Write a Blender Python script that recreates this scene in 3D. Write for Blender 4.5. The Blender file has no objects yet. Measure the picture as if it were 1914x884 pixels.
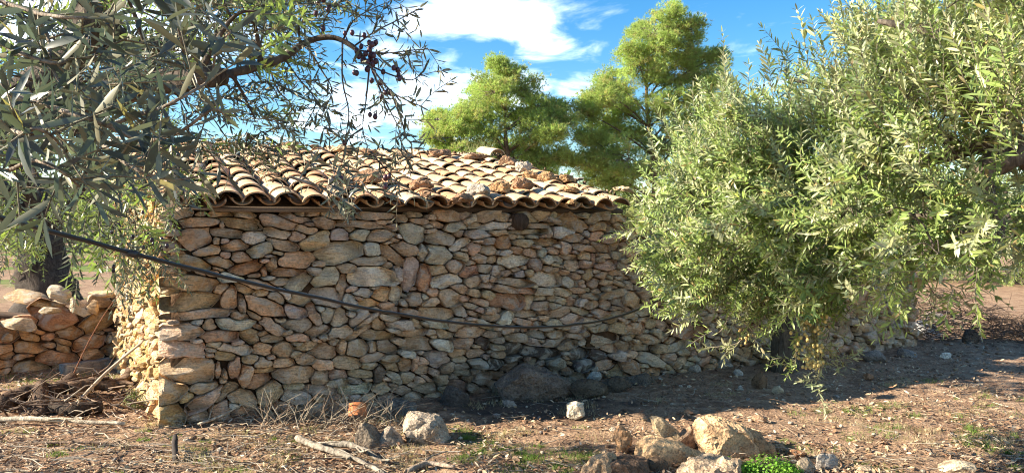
import bpy, bmesh, math, random
import numpy as np
from mathutils import Vector, Matrix, noise
from math import radians as R

random.seed(11); np.random.seed(11)
scene = bpy.context.scene
COL = scene.collection

# ------------------------------------------------------------------ camera, sky, sun, exposure
F, CX, HY, CAMH = 1400.0, 957.0, 415.0, 1.6      # focal length in px, principal x, horizon row, eye height
cam_data = bpy.data.cameras.new('camera')
cam = bpy.data.objects.new('camera', cam_data); COL.objects.link(cam)
cam.location = (0, 0, CAMH); cam.rotation_euler = (R(90), 0, 0)
cam_data.sensor_width = 36; cam_data.lens = 36*F/1914
cam_data.shift_y = -(442-HY)/1914
cam_data.clip_start = 0.05; cam_data.clip_end = 3000
scene.camera = cam

SUN_EL = R(25); TO_SUN = Vector((-0.995, -0.10, math.tan(SUN_EL))).normalized()
SUN_AZ = math.atan2(-0.995, -0.10)
sd = bpy.data.lights.new('sun', 'SUN'); sun = bpy.data.objects.new('sun', sd); COL.objects.link(sun)
sd.energy = 2.15; sd.angle = R(0.5); sd.color = (1.0, 0.89, 0.71)
sun.rotation_euler = TO_SUN.to_track_quat('Z', 'Y').to_euler()

world = bpy.data.worlds.new('World'); scene.world = world; world.use_nodes = True
wn, wl = world.node_tree.nodes, world.node_tree.links
wn.clear()
def N(t, nodes, **kw):
    n = nodes.new(t)
    for k, v in kw.items():
        if k.startswith('i_'): n.inputs[k[2:]].default_value = v
        else: setattr(n, k, v)
    return n
def build_world():
    sky = N('ShaderNodeTexSky', wn, sky_type='NISHITA', sun_disc=False, sun_elevation=SUN_EL, sun_rotation=SUN_AZ,
            altitude=200, air_density=1.0, dust_density=0.1, ozone_density=2.0)
    hsv = N('ShaderNodeHueSaturation', wn); hsv.inputs['Saturation'].default_value = 1.42; hsv.inputs['Value'].default_value = 0.185
    hsv.inputs['Hue'].default_value = 0.499
    wl.new(sky.outputs[0], hsv.inputs['Color'])
    tc = N('ShaderNodeTexCoord', wn); sep = N('ShaderNodeSeparateXYZ', wn); wl.new(tc.outputs['Generated'], sep.inputs[0])
    def M(op, a, b=None, c=None):
        n = N('ShaderNodeMath', wn, operation=op)
        for i, v in enumerate((a, b, c)):
            if v is None: continue
            if isinstance(v, (int, float)): n.inputs[i].default_value = v
            else: wl.new(v, n.inputs[i])
        return n.outputs[0]
    zz = M('ADD', M('MAXIMUM', sep.outputs[2], 0.0), 0.08)
    qx = M('DIVIDE', sep.outputs[0], zz); qy = M('DIVIDE', sep.outputs[1], zz)
    q = N('ShaderNodeCombineXYZ', wn); wl.new(qx, q.inputs[0]); wl.new(M('MULTIPLY', qy, 0.8), q.inputs[1])
    n1 = N('ShaderNodeTexNoise', wn); n1.inputs['Scale'].default_value = 3.2; n1.inputs['Detail'].default_value = 7; n1.inputs['Roughness'].default_value = .58
    n1.inputs['Distortion'].default_value = .5
    wl.new(q.outputs[0], n1.inputs['Vector'])
    n2 = N('ShaderNodeTexNoise', wn); n2.inputs['Scale'].default_value = 0.5; n2.inputs['Detail'].default_value = 3
    qo = N('ShaderNodeVectorMath', wn, operation='ADD'); wl.new(q.outputs[0], qo.inputs[0]); qo.inputs[1].default_value = (2.2, 7.9, 0); wl.new(qo.outputs[0], n2.inputs['Vector'])
    def bank(cx, cy, hx, hy, k):
        dx = M('DIVIDE', M('SUBTRACT', qx, cx), hx); dy = M('DIVIDE', M('SUBTRACT', qy, cy), hy)
        r = M('ADD', M('MULTIPLY', dx, dx), M('MULTIPLY', dy, dy))
        return M('MULTIPLY', M('MAXIMUM', M('SUBTRACT', 1.0, r), 0.0), k)
    b1 = bank(-.17, 2.83, .50, .36, 0.52)
    b2 = bank(.34, 3.85, .30, .40, 0.30)
    b3 = bank(-.5, 4.4, .8, .8, 0.05)
    b4 = bank(-1.6, 2.9, .9, .6, 0.45)
    base = M('MULTIPLY', M('SUBTRACT', n2.outputs[0], 0.43), 1.4)  # extra clouds over the whole sky, added to brighten the shaded sides
    m = M('MAXIMUM', M('MAXIMUM', b1, b2), M('MAXIMUM', M('MAXIMUM', b3, b4), base))
    dens = M('ADD', M('SUBTRACT', n1.outputs[0], 0.62), m)
    cl = M('MULTIPLY', M('MAXIMUM', dens, 0.0), 0.95); cln = wn.new('ShaderNodeClamp'); wl.new(M('POWER', cl, 1.7), cln.inputs[0])
    mix = N('ShaderNodeMixRGB', wn); wl.new(M('MULTIPLY', cln.outputs[0], 0.9), mix.inputs[0])
    wl.new(hsv.outputs[0], mix.inputs[1]); mix.inputs[2].default_value = (17, 16.4, 15.6, 1)
    bg = N('ShaderNodeBackground', wn); bg.inputs[1].default_value = 0.15
    wl.new(mix.outputs[0], bg.inputs[0])
    out = N('ShaderNodeOutputWorld', wn); wl.new(bg.outputs[0], out.inputs[0])
build_world()
scene.view_settings.view_transform = 'Standard'; scene.view_settings.look = 'None'
scene.view_settings.exposure = 3.1; scene.view_settings.gamma = 1.0
scene.render.engine = 'CYCLES'
scene.cycles.filter_width = 1.1; scene.cycles.max_bounces = 7; scene.cycles.diffuse_bounces = 5; scene.cycles.transparent_max_bounces = 4

# ------------------------------------------------------------------ helpers
def P(px, py, d):
    return Vector(((px-CX)/F*d, d, CAMH+(HY-py)/F*d))
def G(px, py):
    d = F*CAMH/(py-HY); return Vector(((px-CX)/F*d, d, 0))
def fbm(v, o=4):
    return noise.fractal(v, 0.9, 2.1, o)
def rnd(a, b): return random.uniform(a, b)
def rvec():
    while True:
        v = Vector((rnd(-1, 1), rnd(-1, 1), rnd(-1, 1)))
        if 0.05 < v.length < 1: return v.normalized()
def gh(x, y):       # ground relief
    z = 0.035*noise.noise(Vector((x*.55, y*.55, 0))) + 0.02*noise.noise(Vector((x*1.9, y*1.9, 4)))
    return z - 0.01

def tag(o, label=None, cat=None, group=None, kind=None):
    if label: o['label'] = label
    if cat: o['category'] = cat
    if group: o['group'] = group
    if kind or cat: o['kind'] = kind or 'thing'
    return o
def thing(name, label, cat, loc=(0, 0, 0), group=None):
    o = bpy.data.objects.new(name, None); COL.objects.link(o); o.location = loc
    o.empty_display_size = .2
    return tag(o, label, cat, group)
def origin_of(parent):
    v = Vector((0, 0, 0))
    while parent is not None:
        v += parent.location; parent = parent.parent
    return v
def np_mesh(name, V, faces, tint=None, smooth=False):
    """faces: list of int arrays (M,k)"""
    me = bpy.data.meshes.new(name)
    V = np.asarray(V, dtype=np.float32)
    me.vertices.add(len(V)); me.vertices.foreach_set('co', V.ravel())
    starts, totals, idx, s = [], [], [], 0
    for f in faces:
        f = np.asarray(f, dtype=np.int32)
        if f.size == 0: continue
        m, k = f.shape
        starts.append(s+np.arange(m)*k); totals.append(np.full(m, k)); idx.append(f.ravel()); s += m*k
    idx = np.concatenate(idx); starts = np.concatenate(starts); totals = np.concatenate(totals)
    me.loops.add(len(idx)); me.loops.foreach_set('vertex_index', idx)
    me.polygons.add(len(starts)); me.polygons.foreach_set('loop_start', starts.astype(np.int32)); me.polygons.foreach_set('loop_total', totals.astype(np.int32))
    if smooth: me.polygons.foreach_set('use_smooth', np.ones(len(starts), dtype=bool))
    me.update(calc_edges=True)
    if tint is not None:
        a = me.color_attributes.new('tint', 'FLOAT_COLOR', 'POINT')
        t = np.ones((len(V), 4), dtype=np.float32); t[:, :3] = tint
        a.data.foreach_set('color', t.ravel())
    return me
def link(name, me, m=None, parent=None):
    o = bpy.data.objects.new(name, me); COL.objects.link(o)
    if m and not me.materials: me.materials.append(m)
    if parent: o.parent = parent
    return o

class MB:
    def __init__(s): s.v, s.f, s.t = [], [], []
    def add(s, verts, faces, tint=(1, 1, 1)):
        b = len(s.v)
        s.v += [tuple(p) for p in verts]; s.f += [tuple(i+b for i in f) for f in faces]; s.t += [tint]*len(verts)
    def build(s, name, m, parent=None, smooth=True, kind=None):
        org = origin_of(parent)
        V = np.array(s.v, dtype=np.float32) - np.array(org, dtype=np.float32)
        by = {}
        for f in s.f: by.setdefault(len(f), []).append(f)
        me = np_mesh(name, V, [np.array(v) for v in by.values()], np.array(s.t), smooth)
        o = link(name, me, m, parent)
        if kind: o['kind'] = kind
        return o
def tube(mb, pts, rads, sides=6, tint=(1, 1, 1), wob=0.0, fq=6.0, cap=True):
    pts = [Vector(p) for p in pts]
    n = len(pts); vs, fs = [], []
    up = Vector((0.13, 0.31, 0.94))
    for i, p in enumerate(pts):
        t = (pts[min(i+1, n-1)]-pts[max(i-1, 0)])
        if t.length < 1e-6: t = Vector((0, 0, 1))
        t.normalize()
        a = t.cross(up)
        if a.length < .05: a = t.cross(Vector((1, 0, 0)))
        a.normalize(); b = t.cross(a)
        for k in range(sides):
            th = 2*math.pi*k/sides
            d = a*math.cos(th)+b*math.sin(th)
            r = rads[i]
            if wob: r *= 1+wob*fbm((p+d*r*1.5)*fq, 3)
            vs.append(p+d*r)
    for i in range(n-1):
        for k in range(sides):
            k2 = (k+1) % sides
            fs.append((i*sides+k, i*sides+k2, (i+1)*sides+k2, (i+1)*sides+k))
    if cap:
        fs.append(tuple(range(sides))[::-1]); fs.append(tuple((n-1)*sides+k for k in range(sides)))
    mb.add(vs, fs, tint)
def spline(ctrl, n):
    """Catmull-Rom through control points -> n+1 samples"""
    c = [Vector(p) for p in ctrl]
    c = [c[0]*2-c[1]] + c + [c[-1]*2-c[-2]]
    out = []; segs = len(c)-3
    for i in range(n+1):
        x = min(i/n*segs, segs-1e-6); k = int(x); t = x-k
        a, b, d, e = c[k:k+4]
        out.append(0.5*((2*b)+(d-a)*t+(2*a-5*b+4*d-e)*t*t+(3*b-a-3*d+e)*t**3))
    return out
def lerp(a, b, t): return a+(b-a)*t

# ------------------------------------------------------------------ materials
def mat(name, build):
    m = bpy.data.materials.new(name); m.use_nodes = True
    nt = m.node_tree; nt.nodes.clear()
    out = nt.nodes.new('ShaderNodeOutputMaterial')
    sh = build(nt.nodes, nt.links)
    nt.links.new(sh, out.inputs[0])
    return m
def pos(n): return n.new('ShaderNodeNewGeometry').outputs['Position']
def nz(n, l, vec, scale, detail=5, rough=.55, dist=0):
    t = n.new('ShaderNodeTexNoise'); t.inputs['Scale'].default_value = scale; t.inputs['Detail'].default_value = detail
    t.inputs['Roughness'].default_value = rough; t.inputs['Distortion'].default_value = dist
    l.new(vec, t.inputs['Vector']); return t.outputs[0]
def ramp(n, l, fac, stops):
    r = n.new('ShaderNodeValToRGB'); e = r.color_ramp.elements
    while len(e) < len(stops): e.new(.5)
    for el, (p, c) in zip(e, stops):
        el.position = p; el.color = (*c, 1) if len(c) == 3 else c
    l.new(fac, r.inputs[0]); return r.outputs[0]
def mixc(n, l, mode, fac, a, b):
    m = n.new('ShaderNodeMixRGB'); m.blend_type = mode
    for i, v in zip((0, 1, 2), (fac, a, b)):
        if isinstance(v, (int, float)): m.inputs[i].default_value = v
        elif isinstance(v, tuple): m.inputs[i].default_value = (*v, 1)
        else: l.new(v, m.inputs[i])
    return m.outputs[0]
def tintn(n):
    a = n.new('ShaderNodeAttribute'); a.attribute_name = 'tint'; return a.outputs['Color']
def bumpn(n, l, h, strength, dist):
    b = n.new('ShaderNodeBump'); b.inputs['Strength'].default_value = strength; b.inputs['Distance'].default_value = dist
    l.new(h, b.inputs['Height']); return b
def princ(n, l, col, rough=.9, bump=None, spec=.25):
    p = n.new('ShaderNodeBsdfPrincipled')
    if isinstance(col, tuple): p.inputs['Base Color'].default_value = (*col, 1)
    else: l.new(col, p.inputs['Base Color'])
    if isinstance(rough, float): p.inputs['Roughness'].default_value = rough
    else: l.new(rough, p.inputs['Roughness'])
    p.inputs['Specular IOR Level'].default_value = spec
    if bump: l.new(bump.outputs[0], p.inputs['Normal'])
    return p.outputs[0]

def b_stone(n, l):
    p = pos(n)
    mott = nz(n, l, p, 7, 6, .62, .6); fine = nz(n, l, p, 55, 5, .65); big = nz(n, l, p, 2.2, 3)
    mp = n.new('ShaderNodeMapping'); mp.inputs['Scale'].default_value = (1, 1, 5); l.new(p, mp.inputs[0])
    strata = nz(n, l, mp.outputs[0], 14, 5, .6, 1.2)
    c = mixc(n, l, 'MULTIPLY', 1.0, tintn(n), ramp(n, l, mott, [(.28, (.60, .56, .52)), (.5, (.98, .96, .93)), (.72, (1.28, 1.24, 1.16))]))
    c = mixc(n, l, 'MULTIPLY', .75, c, ramp(n, l, strata, [(.3, (.68, .60, .55)), (.55, (1.22, 1.2, 1.2))]))
    c = mixc(n, l, 'MULTIPLY', .6, c, ramp(n, l, fine, [(.33, (.5, .46, .44)), (.52, (1.18, 1.18, 1.18))]))
    c = mixc(n, l, 'MIX', ramp(n, l, big, [(.5, (0, 0, 0)), (.72, (.35, .35, .35))]), c, (.40, .24, .12))
    pale = nz(n, l, p, 5.5, 7, .68, 1.0); lich = nz(n, l, p, 19, 6, .7, .4)
    c = mixc(n, l, 'MIX', ramp(n, l, pale, [(.50, (0, 0, 0)), (.60, (.55, .55, .55))]), c, (.58, .545, .47))
    c = mixc(n, l, 'MIX', ramp(n, l, lich, [(.60, (0, 0, 0)), (.70, (.65, .65, .65))]), c, (.15, .125, .10))
    h = mixc(n, l, 'ADD', .5, mixc(n, l, 'ADD', .6, strata, fine), mixc(n, l, 'ADD', .5, mott, pale))
    return princ(n, l, c, .92, bumpn(n, l, h, 1.0, .03))
M_STONE = mat('weathered_limestone', b_stone)
def b_porous(n, l):
    p = pos(n)
    mott = nz(n, l, p, 9, 6, .65, .5); fine = nz(n, l, p, 70, 5, .7)
    v = n.new('ShaderNodeTexVoronoi'); v.inputs['Scale'].default_value = 45; l.new(p, v.inputs['Vector'])
    c = mixc(n, l, 'MULTIPLY', 1.0, tintn(n), ramp(n, l, mott, [(.3, (.5, .45, .42)), (.5, (1, .97, .93)), (.7, (1.4, 1.35, 1.25))]))
    c = mixc(n, l, 'MULTIPLY', .8, c, ramp(n, l, fine, [(.35, (.4, .37, .35)), (.55, (1.08, 1.08, 1.08))]))
    h = mixc(n, l, 'ADD', .6, mott, mixc(n, l, 'ADD', .8, fine, v.outputs[0]))
    return princ(n, l, c, .95, bumpn(n, l, h, 1.0, .025), .15)
M_ROCK = mat('porous_rock', b_porous)
def b_tile(n, l):
    p = pos(n)
    a = nz(n, l, p, 10, 6, .6, .4); f = nz(n, l, p, 60, 4, .6); lic = nz(n, l, p, 24, 5, .7)
    c = mixc(n, l, 'MULTIPLY', 1.0, tintn(n), ramp(n, l, a, [(.3, (.74, .66, .58)), (.6, (1.08, 1.06, 1.02))]))
    c = mixc(n, l, 'MIX', ramp(n, l, lic, [(.57, (0, 0, 0)), (.66, (.6, .6, .6))]), c, (.20, .16, .12))
    c = mixc(n, l, 'MULTIPLY', .5, c, ramp(n, l, f, [(.35, (.7, .66, .6)), (.6, (1.05, 1.05, 1.05))]))
    return princ(n, l, c, .85, bumpn(n, l, f, .35, .006))
M_TILE = mat('clay_tile', b_tile)
def b_core(n, l):
    p = pos(n); a = nz(n, l, p, 20, 5)
    return princ(n, l, ramp(n, l, a, [(.3, (.05, .032, .02)), (.7, (.13, .08, .05))]), .95, bumpn(n, l, a, .8, .02), .1)
M_CORE = mat('earth_fill', b_core)
def b_bark(n, l):
    p = pos(n)
    mp = n.new('ShaderNodeMapping'); mp.inputs['Scale'].default_value = (1, 1, .3); l.new(p, mp.inputs[0])
    a = nz(n, l, mp.outputs[0], 28, 6, .65, .8); b = nz(n, l, p, 7, 4)
    c = mixc(n, l, 'MULTIPLY', 1.0, tintn(n), ramp(n, l, a, [(.32, (.35, .32, .3)), (.55, (1, 1, 1)), (.72, (1.5, 1.45, 1.4))]))
    c = mixc(n, l, 'MULTIPLY', .6, c, ramp(n, l, b, [(.35, (.6, .6, .6)), (.65, (1.15, 1.15, 1.15))]))
    return princ(n, l, c, .9, bumpn(n, l, a, 1.0, .02), .15)
M_BARK = mat('bark', b_bark)
def leafmat(name, back, backmix, transl, rough, spec):
    def b(n, l):
        t = tintn(n)
        g = n.new('ShaderNodeNewGeometry')
        under = mixc(n, l, 'MIX', backmix, t, back)
        c = mixc(n, l, 'MIX', g.outputs['Backfacing'], t, under)
        s = princ(n, l, c, rough, None, spec)
        tr = n.new('ShaderNodeBsdfTranslucent')
        tcol = mixc(n, l, 'MULTIPLY', 1.0, t, (1.12, 1.25, .78)); l.new(tcol, tr.inputs[0])
        m = n.new('ShaderNodeMixShader'); m.inputs[0].default_value = transl
        l.new(s, m.inputs[1]); l.new(tr.outputs[0], m.inputs[2]); return m.outputs[0]
    return mat(name, b)
M_LEAF = leafmat('olive_leaf', (.27, .255, .165), .75, .28, .40, .35)
M_NEEDLE = leafmat('pine_needle', (.1, .12, .04), .0, .45, .6, .2)
M_GRASS = leafmat('grass_blade', (.1, .15, .03), .0, .4, .6, .2)
def b_flat(rough, spec=.2):
    def b(n, l):
        p = pos(n); f = nz(n, l, p, 90, 4, .6)
        c = mixc(n, l, 'MULTIPLY', .6, tintn(n), ramp(n, l, f, [(.35, (.55, .52, .5)), (.6, (1.1, 1.1, 1.1))]))
        return princ(n, l, c, rough, bumpn(n, l, f, .4, .004), spec)
    return b
M_LITTER = mat('dry_leaf', b_flat(.8)); M_WOOD = mat('dead_wood', b_flat(.85)); M_FRUIT = mat('olive_skin', b_flat(.35, .4))
M_HOSE = mat('black_polyethylene', lambda n, l: princ(n, l, (.012, .012, .014), .38, None, .5))
def b_ground(n, l):
    p = pos(n)
    a = nz(n, l, p, .9, 5, .6); b = nz(n, l, p, 6, 6, .65, .5); f = nz(n, l, p, 45, 6, .7); v = n.new('ShaderNodeTexVoronoi')
    v.inputs['Scale'].default_value = 38; l.new(p, v.inputs['Vector'])
    c = ramp(n, l, b, [(.28, (.12, .066, .042)), (.45, (.27, .17, .112)), (.6, (.41, .28, .185)), (.75, (.53, .40, .285))])
    c = mixc(n, l, 'MIX', ramp(n, l, a, [(.42, (0, 0, 0)), (.62, (.6, .6, .6))]), c, (.42, .28, .18))
    c = mixc(n, l, 'MULTIPLY', .75, c, ramp(n, l, f, [(.34, (.35, .31, .29)), (.54, (1.05, 1.05, 1.05)), (.7, (1.5, 1.45, 1.4))]))
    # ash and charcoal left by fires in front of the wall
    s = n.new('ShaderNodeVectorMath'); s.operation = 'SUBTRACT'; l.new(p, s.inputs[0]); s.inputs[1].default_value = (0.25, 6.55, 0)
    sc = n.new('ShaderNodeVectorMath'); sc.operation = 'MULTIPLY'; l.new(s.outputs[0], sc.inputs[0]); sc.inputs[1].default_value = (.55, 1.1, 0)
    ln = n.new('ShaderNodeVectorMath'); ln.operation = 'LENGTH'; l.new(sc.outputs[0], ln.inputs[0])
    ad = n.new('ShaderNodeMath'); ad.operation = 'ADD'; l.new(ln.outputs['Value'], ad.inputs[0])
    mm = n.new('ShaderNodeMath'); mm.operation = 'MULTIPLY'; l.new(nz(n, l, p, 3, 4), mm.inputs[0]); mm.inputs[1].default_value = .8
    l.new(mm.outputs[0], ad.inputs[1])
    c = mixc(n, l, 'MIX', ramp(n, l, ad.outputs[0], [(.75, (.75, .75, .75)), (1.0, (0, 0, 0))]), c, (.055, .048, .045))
    # far ground: thin green cover
    sep = n.new('ShaderNodeSeparateXYZ'); l.new(p, sep.inputs[0])
    far = n.new('ShaderNodeMapRange'); far.inputs[1].default_value = 11; far.inputs[2].default_value = 16; l.new(sep.outputs[1], far.inputs[0])
    gn = ramp(n, l, nz(n, l, p, .25, 4), [(.5, (0, 0, 0)), (.56, (1, 1, 1))])
    wst = n.new('ShaderNodeMapRange'); wst.inputs[1].default_value = 2; wst.inputs[2].default_value = -2; l.new(sep.outputs[0], wst.inputs[0])
    gm = mixc(n, l, 'MULTIPLY', 1.0, mixc(n, l, 'MULTIPLY', 1.0, gn, wst.outputs[0]), far.outputs[0])
    c = mixc(n, l, 'MIX', gm, c, (.13, .19, .045))
    h = mixc(n, l, 'ADD', .7, f, mixc(n, l, 'ADD', .7, b, v.outputs[0]))
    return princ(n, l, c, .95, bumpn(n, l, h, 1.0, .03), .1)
M_GROUND = mat('ground_soil', b_ground)

# ------------------------------------------------------------------ ground
def build_ground():
    def axis(lo, hi, fine_lo, fine_hi, step):
        a = list(np.arange(fine_lo, fine_hi, step)); s = step; x = fine_lo
        left = []
        while x > lo: s *= 1.18; x -= s; left.append(x)
        s = step; x = fine_hi; right = []
        while x < hi: s *= 1.18; right.append(x); x += s
        return np.array(left[::-1]+a+right+[hi])
    xs = axis(-900, 900, -5.5, 6.5, .055); ys = axis(-60, 1500, 3.0, 9.6, .055)
    V = []
    for y in ys:
        for x in xs:
            near = 1.0 if abs(x) < 40 and y < 60 else .0
            z = gh(x, y)*near
            if 2.5 < y < 12 and abs(x) < 8: z += .012*noise.noise(Vector((x*9, y*9, 2)))+.006*noise.noise(Vector((x*23, y*23, 2)))
            V.append((x, y, z))
    nx, ny = len(xs), len(ys)
    i = np.arange(nx*ny).reshape(ny, nx)
    f = np.stack([i[:-1, :-1], i[:-1, 1:], i[1:, 1:], i[1:, :-1]], -1).reshape(-1, 4)
    o = link('ground', np_mesh('ground', np.array(V), [f], None, True), M_GROUND)
    tag(o, 'reddish brown earth with leaf litter and stones around the hut', None, None, 'structure')
build_ground()

# ------------------------------------------------------------------ stone walls
C0 = Vector((-2.64, 5.9, 0)); U = Vector((.899, .438, 0)).normalized(); NO = Vector((U.y, -U.x, 0))   # front wall: corner, run, outward normal
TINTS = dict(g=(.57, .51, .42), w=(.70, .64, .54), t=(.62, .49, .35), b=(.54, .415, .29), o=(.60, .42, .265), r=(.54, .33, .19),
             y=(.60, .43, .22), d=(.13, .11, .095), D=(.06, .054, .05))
def wall_uv(px, py):
    dx = (px-CX)/F
    t = C0.dot(NO)/(dx*NO.x+NO.y)
    p = Vector((dx*t, t, CAMH+(HY-py)/F*t)) - C0
    return p.dot(U), p.z
Z4 = """200,45,220,60,3,y;370,70,160,35,0,o;530,75,150,50,-12,o;235,120,260,75,0,o;505,130,240,75,-5,o;740,120,215,85,-12,b;855,95,220,45,-12,b;1125,75,200,60,-5,t;1360,85,265,50,-2,t;880,50,80,45,0,o;965,65,100,50,0,o;800,50,110,25,0,b;710,45,55,40,0,b;620,50,110,40,10,b;1040,130,150,80,-10,b;1260,135,310,50,-3,b;1535,95,90,55,15,b;1650,115,130,45,-5,o;390,135,55,30,80,o;400,190,240,65,-6,t;600,220,140,85,5,w;745,190,165,75,-15,g;925,170,150,55,-15,o;870,210,110,70,0,b;985,240,190,100,20,o;1135,205,130,75,5,g;1255,200,110,80,5,g;1400,205,180,85,10,b;1605,190,150,130,-10,g;1470,155,100,55,-5,b;1508,212,45,35,80,w;230,225,210,140,0,o;410,240,60,40,5,t;355,240,50,50,0,o;475,270,145,70,10,o;300,305,190,65,12,o;630,300,180,85,18,t;775,265,210,70,-18,b;1145,310,290,130,12,g;1335,290,105,90,5,w;1550,290,170,90,-15,b;1470,330,190,90,-38,o;1680,315,110,100,0,g;880,360,240,110,5,o;710,380,125,65,78,o;360,370,210,65,-12,o;515,345,140,70,-8,o;415,330,75,50,10,o;190,375,260,90,-10,y;545,415,225,85,12,r;655,445,90,35,88,r;985,430,105,60,5,g;800,445,220,60,0,o;1330,370,200,65,5,g;1185,415,140,65,0,b;1440,390,65,55,-20,o;1345,460,290,130,5,w;1050,475,190,110,28,g;875,500,180,110,20,g;1590,440,180,110,80,g;1505,445,110,55,-75,g;1660,480,170,80,80,r;430,470,170,60,-8,w;170,505,400,95,-3,y;380,540,95,60,30,o;440,595,130,95,80,o;530,545,110,65,-20,o;640,520,240,60,-8,o;200,620,380,120,5,o;60,560,120,50,0,t;515,645,150,60,-80,b;660,645,220,100,-18,o;730,590,110,80,-20,b;790,575,120,55,-40,w;1045,590,190,120,-20,g;850,690,150,100,-15,g;1155,535,150,65,75,b;1290,570,135,55,0,g;1405,580,110,105,0,o;1490,580,120,70,75,g;1600,610,120,80,20,b;1200,630,130,80,-55,g;970,700,165,75,-60,o;1060,700,100,90,50,g;1140,725,130,100,80,g;1320,635,130,60,0,o;240,705,480,55,5,t;475,765,255,75,-2,w;310,770,90,75,20,o;130,820,270,100,5,t;375,840,250,75,0,o;565,830,110,90,0,o;705,780,190,75,-28,o;600,715,110,40,-30,b;870,770,180,85,-3,g;1005,810,160,75,12,b;1130,820,140,80,10,b;1265,720,145,70,35,b;1310,740,170,40,32,t;1385,765,100,80,10,o;1520,770,165,60,-5,g;1610,690,200,60,-3,t;1365,830,220,65,-5,o;1260,815,180,35,30,b;1600,820,190,45,5,b;870,850,150,50,0,o;710,855,150,50,0,t;1680,760,80,40,0,b"""
Z5 = """360,140,160,80,-3,g;320,220,185,110,-5,g;470,170,130,50,35,w;450,75,130,55,5,g;660,70,150,45,3,w;560,115,150,50,-3,g;540,65,90,35,0,t;470,100,60,50,85,b;880,65,105,28,0,b;835,100,200,32,0,t;955,105,80,35,85,t;1025,100,115,65,5,w;1095,50,160,85,-25,r;1190,30,80,50,35,o;1325,30,85,45,0,o;1225,70,90,55,0,o;700,155,90,75,0,r;815,160,100,50,0,b;945,155,140,45,-2,o;1090,130,135,55,0,o;620,200,90,65,0,b;545,195,85,65,85,o;480,235,85,65,-15,b;710,215,80,38,5,g;760,260,150,75,2,w;780,200,60,50,0,o;850,210,75,45,-8,b;915,215,55,50,0,g;950,250,70,55,0,g;880,275,90,75,0,b;1045,185,75,80,0,o;1150,185,155,50,-8,o;1235,185,90,45,-20,o;1325,180,80,45,15,o;1070,235,90,35,-5,b;975,200,70,40,-10,o;1085,285,90,60,-5,t;1195,245,70,35,85,r;1255,230,70,40,0,o;1340,280,65,45,0,b;650,250,80,40,10,b;345,308,95,65,0,o;440,285,95,75,5,b;520,320,85,60,20,o;600,300,70,45,10,b;660,315,80,45,80,t;725,325,80,35,-5,b;800,330,55,50,20,g;850,325,50,55,0,o;965,305,85,45,0,o;385,365,185,70,8,w;540,375,75,70,-30,b;600,355,60,50,0,b;765,372,205,45,-5,b;945,360,155,85,0,w;1070,375,85,70,-15,g;1040,320,80,35,0,o;1100,345,60,45,-20,o;1170,335,75,60,30,o;1240,335,60,40,0,o;1330,325,105,40,0,o;1200,385,75,60,10,b;460,410,90,55,-10,o;620,390,75,45,0,g;540,430,75,50,0,o;700,410,110,40,-10,b;815,420,105,35,0,r;925,430,115,45,0,t;1035,430,100,50,-15,t;1305,440,145,50,8,t;1170,450,100,40,3,b;1110,420,80,40,0,o;1390,390,80,45,-20,b;1270,375,80,40,0,o;410,455,130,95,0,b;310,430,60,60,0,o;480,465,70,40,15,b;620,445,75,50,-20,o;570,485,100,45,-15,b;725,480,190,85,-3,o;835,485,85,45,70,o;900,505,115,55,0,b;1000,470,125,45,-12,t;1085,480,60,55,-30,o;1190,495,100,45,0,b;1270,500,60,55,0,b;1405,470,80,75,0,o;290,545,320,75,-3,t;475,540,80,75,-40,g;530,505,85,40,-10,g;545,550,80,40,-15,b;625,535,70,45,0,o;680,525,50,45,0,o;635,565,90,40,5,b;715,570,110,60,55,w;830,550,140,42,-3,t;925,540,80,35,0,o;1020,540,110,55,18,t;1120,530,110,40,-15,b;1075,575,100,60,5,t;815,600,120,50,-15,o;975,600,100,45,0,t;885,600,70,40,0,b;1195,600,110,55,0,b;1235,545,80,45,0,o;1330,515,70,40,0,o;1400,560,75,55,0,o;1335,625,100,60,0,o;1220,620,120,60,0,o;320,600,140,45,-5,g;135,615,145,65,0,g;70,570,110,45,-5,b;230,600,60,50,-20,b;30,600,70,65,0,o;225,655,215,50,3,b;380,660,100,50,-8,b;520,650,160,65,5,t;640,660,95,50,0,b;775,675,110,55,0,b;890,660,110,50,0,g;990,665,100,50,0,b;1110,670,120,35,-3,b;1245,695,165,75,20,t;1425,630,90,65,0,o;1515,600,85,60,0,o;235,715,165,75,0,b;365,720,105,70,-10,w;120,700,80,35,0,t;65,730,110,75,-20,g;490,710,110,80,0,b;595,705,80,65,0,d;675,690,70,40,0,g;755,745,100,75,0,d;670,770,80,40,0,b;550,765,110,55,5,b;985,705,140,40,10,t;900,760,180,65,0,D;1060,720,110,50,15,b;1140,705,50,40,0,g;1120,770,115,75,0,d;1230,775,110,60,-10,d;1290,735,90,45,-25,o;1370,720,90,55,0,o;1460,735,140,50,0,b;345,795,155,85,-5,g;175,765,100,40,-15,g;80,795,110,50,10,b;160,830,80,75,0,o;220,810,110,40,80,o;470,800,80,50,0,t;570,820,110,50,-12,w;400,845,90,65,20,b;260,855,80,50,0,o;315,865,50,40,0,b;660,820,100,60,0,D;760,795,105,35,0,D;480,870,90,40,0,g;1500,795,150,60,-30,b;1345,780,100,50,0,g;1140,825,110,70,0,d;1560,740,80,50,0,o"""
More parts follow.
